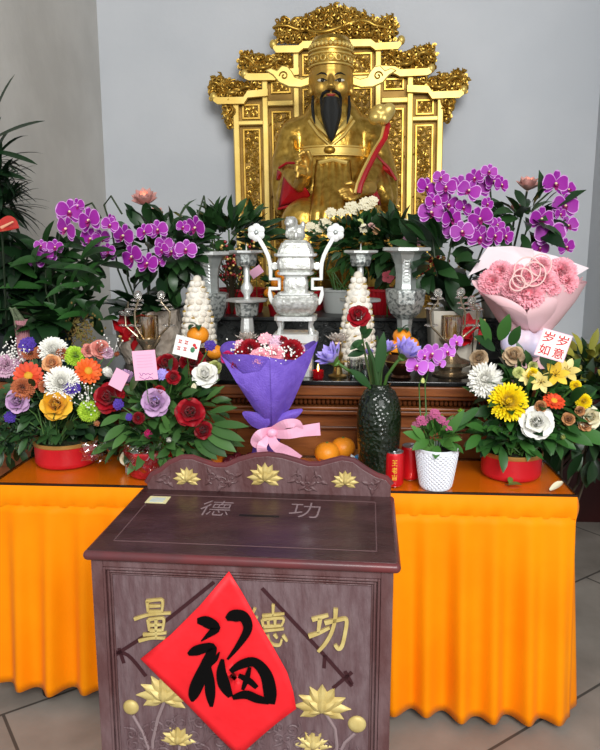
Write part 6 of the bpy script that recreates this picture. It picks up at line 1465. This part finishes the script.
for bx, by, ex, ey, L_, W_ in ((-14, 143, 36, 117, .27, .036), (-10, 150, 28, 158, .22, .03), (-10, 130, 4, 86, .24, .03), (-10, 172, 18, 175, .18, .03), (-12, 200, 26, 226, .2, .022)):
    a = at(bx, by, Y-.05); b = at(ex, ey, Y-.1); leaf(lf, a-L0, b-a, (0, -.6, .8), L_, W_, .25, .2, 8, .6)
lf.v = [Vector((max(v.x, -.172+.01*math.sin(v.z*60)), v.y, v.z)) for v in lf.v]
lf.build('leaves', BGREEN, t)
# anthurium and dark broad leaved plants at the left
Y = 2.72; t = empty('anthurium', 'red anthurium bloom with dark broad leaves at the left photo edge', 'potted plant', (at(8, 350, Y).x, Y, AZ), 0); k = ppm(Y); L0 = t.location
MB().lathe([(15*k, 0), (19*k, .13), (18*k, .13), (.5*k, .12)], 30).build('pot', mat('dark_pot', '1B2224', .4), t)
q = at(2, 230, Y-.14)-L0; m_ = MB(); petal(m_, 0, 15, .10, .11, -.3, .35, -.03, 0, 7, 'pt', nw=6); m_.v = [Matrix.Translation(q) @ Matrix.Rotation(.6, 4, 'X') @ v for v in m_.v]
sp_ = m_.build('spathe', mat('anthurium_red', 'B8302A', .3, coat=.3), t); MB().tube([q+Vector((.0, -.004, .008)), q+Vector((.05, -.01, .03))], [.006, .003], 8).build('spadix', mat('spadix', 'E2B08A', .5), sp_); MB().tube([(0, 0, .12), (q.x-.02, q.y+.03, q.z*.6), q], .004, 6).build('stem', mat('dark_stem', '1E2C1A', .5), t)
lf = MB(); rg = random.Random(23)
for i in range(130):
    b = at(rg.uniform(-14, 60), rg.uniform(250, 340), Y+rg.uniform(.02, .16)); d = Vector((rg.uniform(-.8, .9), -.5, rg.uniform(-.3, .7))); leaf(lf, b-L0, d, (0, -.7, .7), rg.uniform(.12, .22), rg.uniform(.05, .09), rg.uniform(.3, 1), .15, 6, .7)
lf.v = [Vector((max(v.x, -1.53-L0.x+.008*math.sin(v.z*50)), v.y, max(v.z, .004))) for v in lf.v]
lf.build('leaves', BGREEN, t); st_ = MB()
for i in range(14): st_.tube([(rg.uniform(-.05, .05), 0, .11), at(rg.uniform(-10, 50), rg.uniform(250, 300), Y)-L0], .004, 5)
st_.build('stems', mat('dark_stem', '1E2C1A', .5), t)
t = empty('ribbed_pot', 'dusty pink ribbed pot with a ferny spike before the dark leaves at far left', 'pot', (at(24, 340, 2.58).x, 2.58, AZ)); k = ppm(2.58); h = at(24, 320, 2.58).z-AZ
rows = [[(rr*(1+.03*math.cos(q*PI))*math.cos(2*PI*q/48), rr*(1+.03*math.cos(q*PI))*math.sin(2*PI*q/48), z) for q in range(48)] for rr, z in ((6*k, 0), (8*k, h), (7*k, h), (6.5*k, h-.03))]; MB().grid(rows, closed=True).build('pot', mat('dusty_pink', 'B87E86', .5), t)
m_ = MB(); P = [at(x, y, 2.52)-t.location for x, y in ((22, 360), (17, 335), (12, 308))]
P[0] = Vector((-.0, 0, h-.03)); m_.tube(P, .002, 5)
for j in range(22):
    u = j/22; c = P[0].lerp(P[2], u)
    for s in (-1, 1): leaf(m_, c, (s, -.2, .5), (0, -1, 0), .03*(1-.5*u), .004, .2, .1, 3)
m_.build('fern_frond', leafmat('pale_fern', '56644A', '7A8468'), t)
# shrub on the floor at the right, its leaves beyond the altar end
t = empty('floor_shrub', 'dark leafy shrub with yellowish leaves beyond the right end of the table', 'potted plant', (.86, 2.75, 0)); L0 = t.location
MB().lathe([(.07, 0), (.09, .3), (.095, .32), (.085, .32), (.02, .3)], 36).build('pot', mat('dark_pot', '1B2224', .4), t); lf = MB(); rg = random.Random(27)
c = at(584, 412, 2.75); foliage(lf, c-L0, (.2, .17, .22), 260, .12, .045, rg, up=.1, front=.2); lf.build('foliage', [leafmat('shrub_leaf', '0F2213', '24431F')], t)
lf = MB(); foliage(lf, at(592, 365, 2.72)-L0, (.13, .1, .06), 46, .09, .03, rg, up=.3, front=.2); lf.build('yellow_leaves', [leafmat('yellow_leaf', '5A6422', '9A9438')], t)
st_ = MB()
for i in range(9): st_.tube([(rg.uniform(-.05, .05), rg.uniform(-.05, .05), .3), (rg.uniform(-.12, .12), rg.uniform(-.1, .1), .6), c-L0+Vector((rg.uniform(-.14, .14), rg.uniform(-.1, .1), rg.uniform(-.1, .12)))], .006, 6)
st_.build('stems', BSTEM, t)
# pink lotus lamps on tall stems
lotusp = 'blush'
COL['lotuspink'] = ('DDA9A0', 'C98F88'); CNAME['lotuspink'] = 'dusty pink'
for px, py, Y, d, face, lab, glow in ((146, 205, 3.14, 27, (0, -.55, .8), 'glowing dusty pink lotus lamp above the left orchids', 1), (157, 214, 3.10, 13, (.2, -.8, .3), 'smaller dusty pink lotus lamp just below the glowing one', 0), (527, 191, 3.2, 24, (.05, -.3, .95), 'dusty pink lotus lamp between the two right orchid groups', 0), (515, 212, 3.22, 14, (0, -.3, .95), 'small dusty pink lotus lamp half hidden beside the right orchids', 0)):
    b0 = at(px, py, Y); x0 = min(b0.x, SX1-.05) if b0.x > 0 else max(b0.x, SX0+.05)
    root = empty('lotus_lamp', lab, 'lamp', (x0, Y, GZ), 0, 'pink lotus lamps'); q = b0-root.location
    o = flower('lotus', 'lotuspink', q, face, d*.5*ppm(Y)*1.0, root, 0, lab=False)
    o.name = 'lotus_bloom'
    m_ = MB(); m_.tube([(0, 0, .004), (q.x*.3, .01, q.z*.5), q-Vector(face).normalized()*.02, q], .005, 8); m_.build('stem', mat('dark_stem', '1E2C1A', .5), root); MB().lathe([(.05, 0), (.05, .008), (.01, .015)], 20).build('base', BLACK, root)
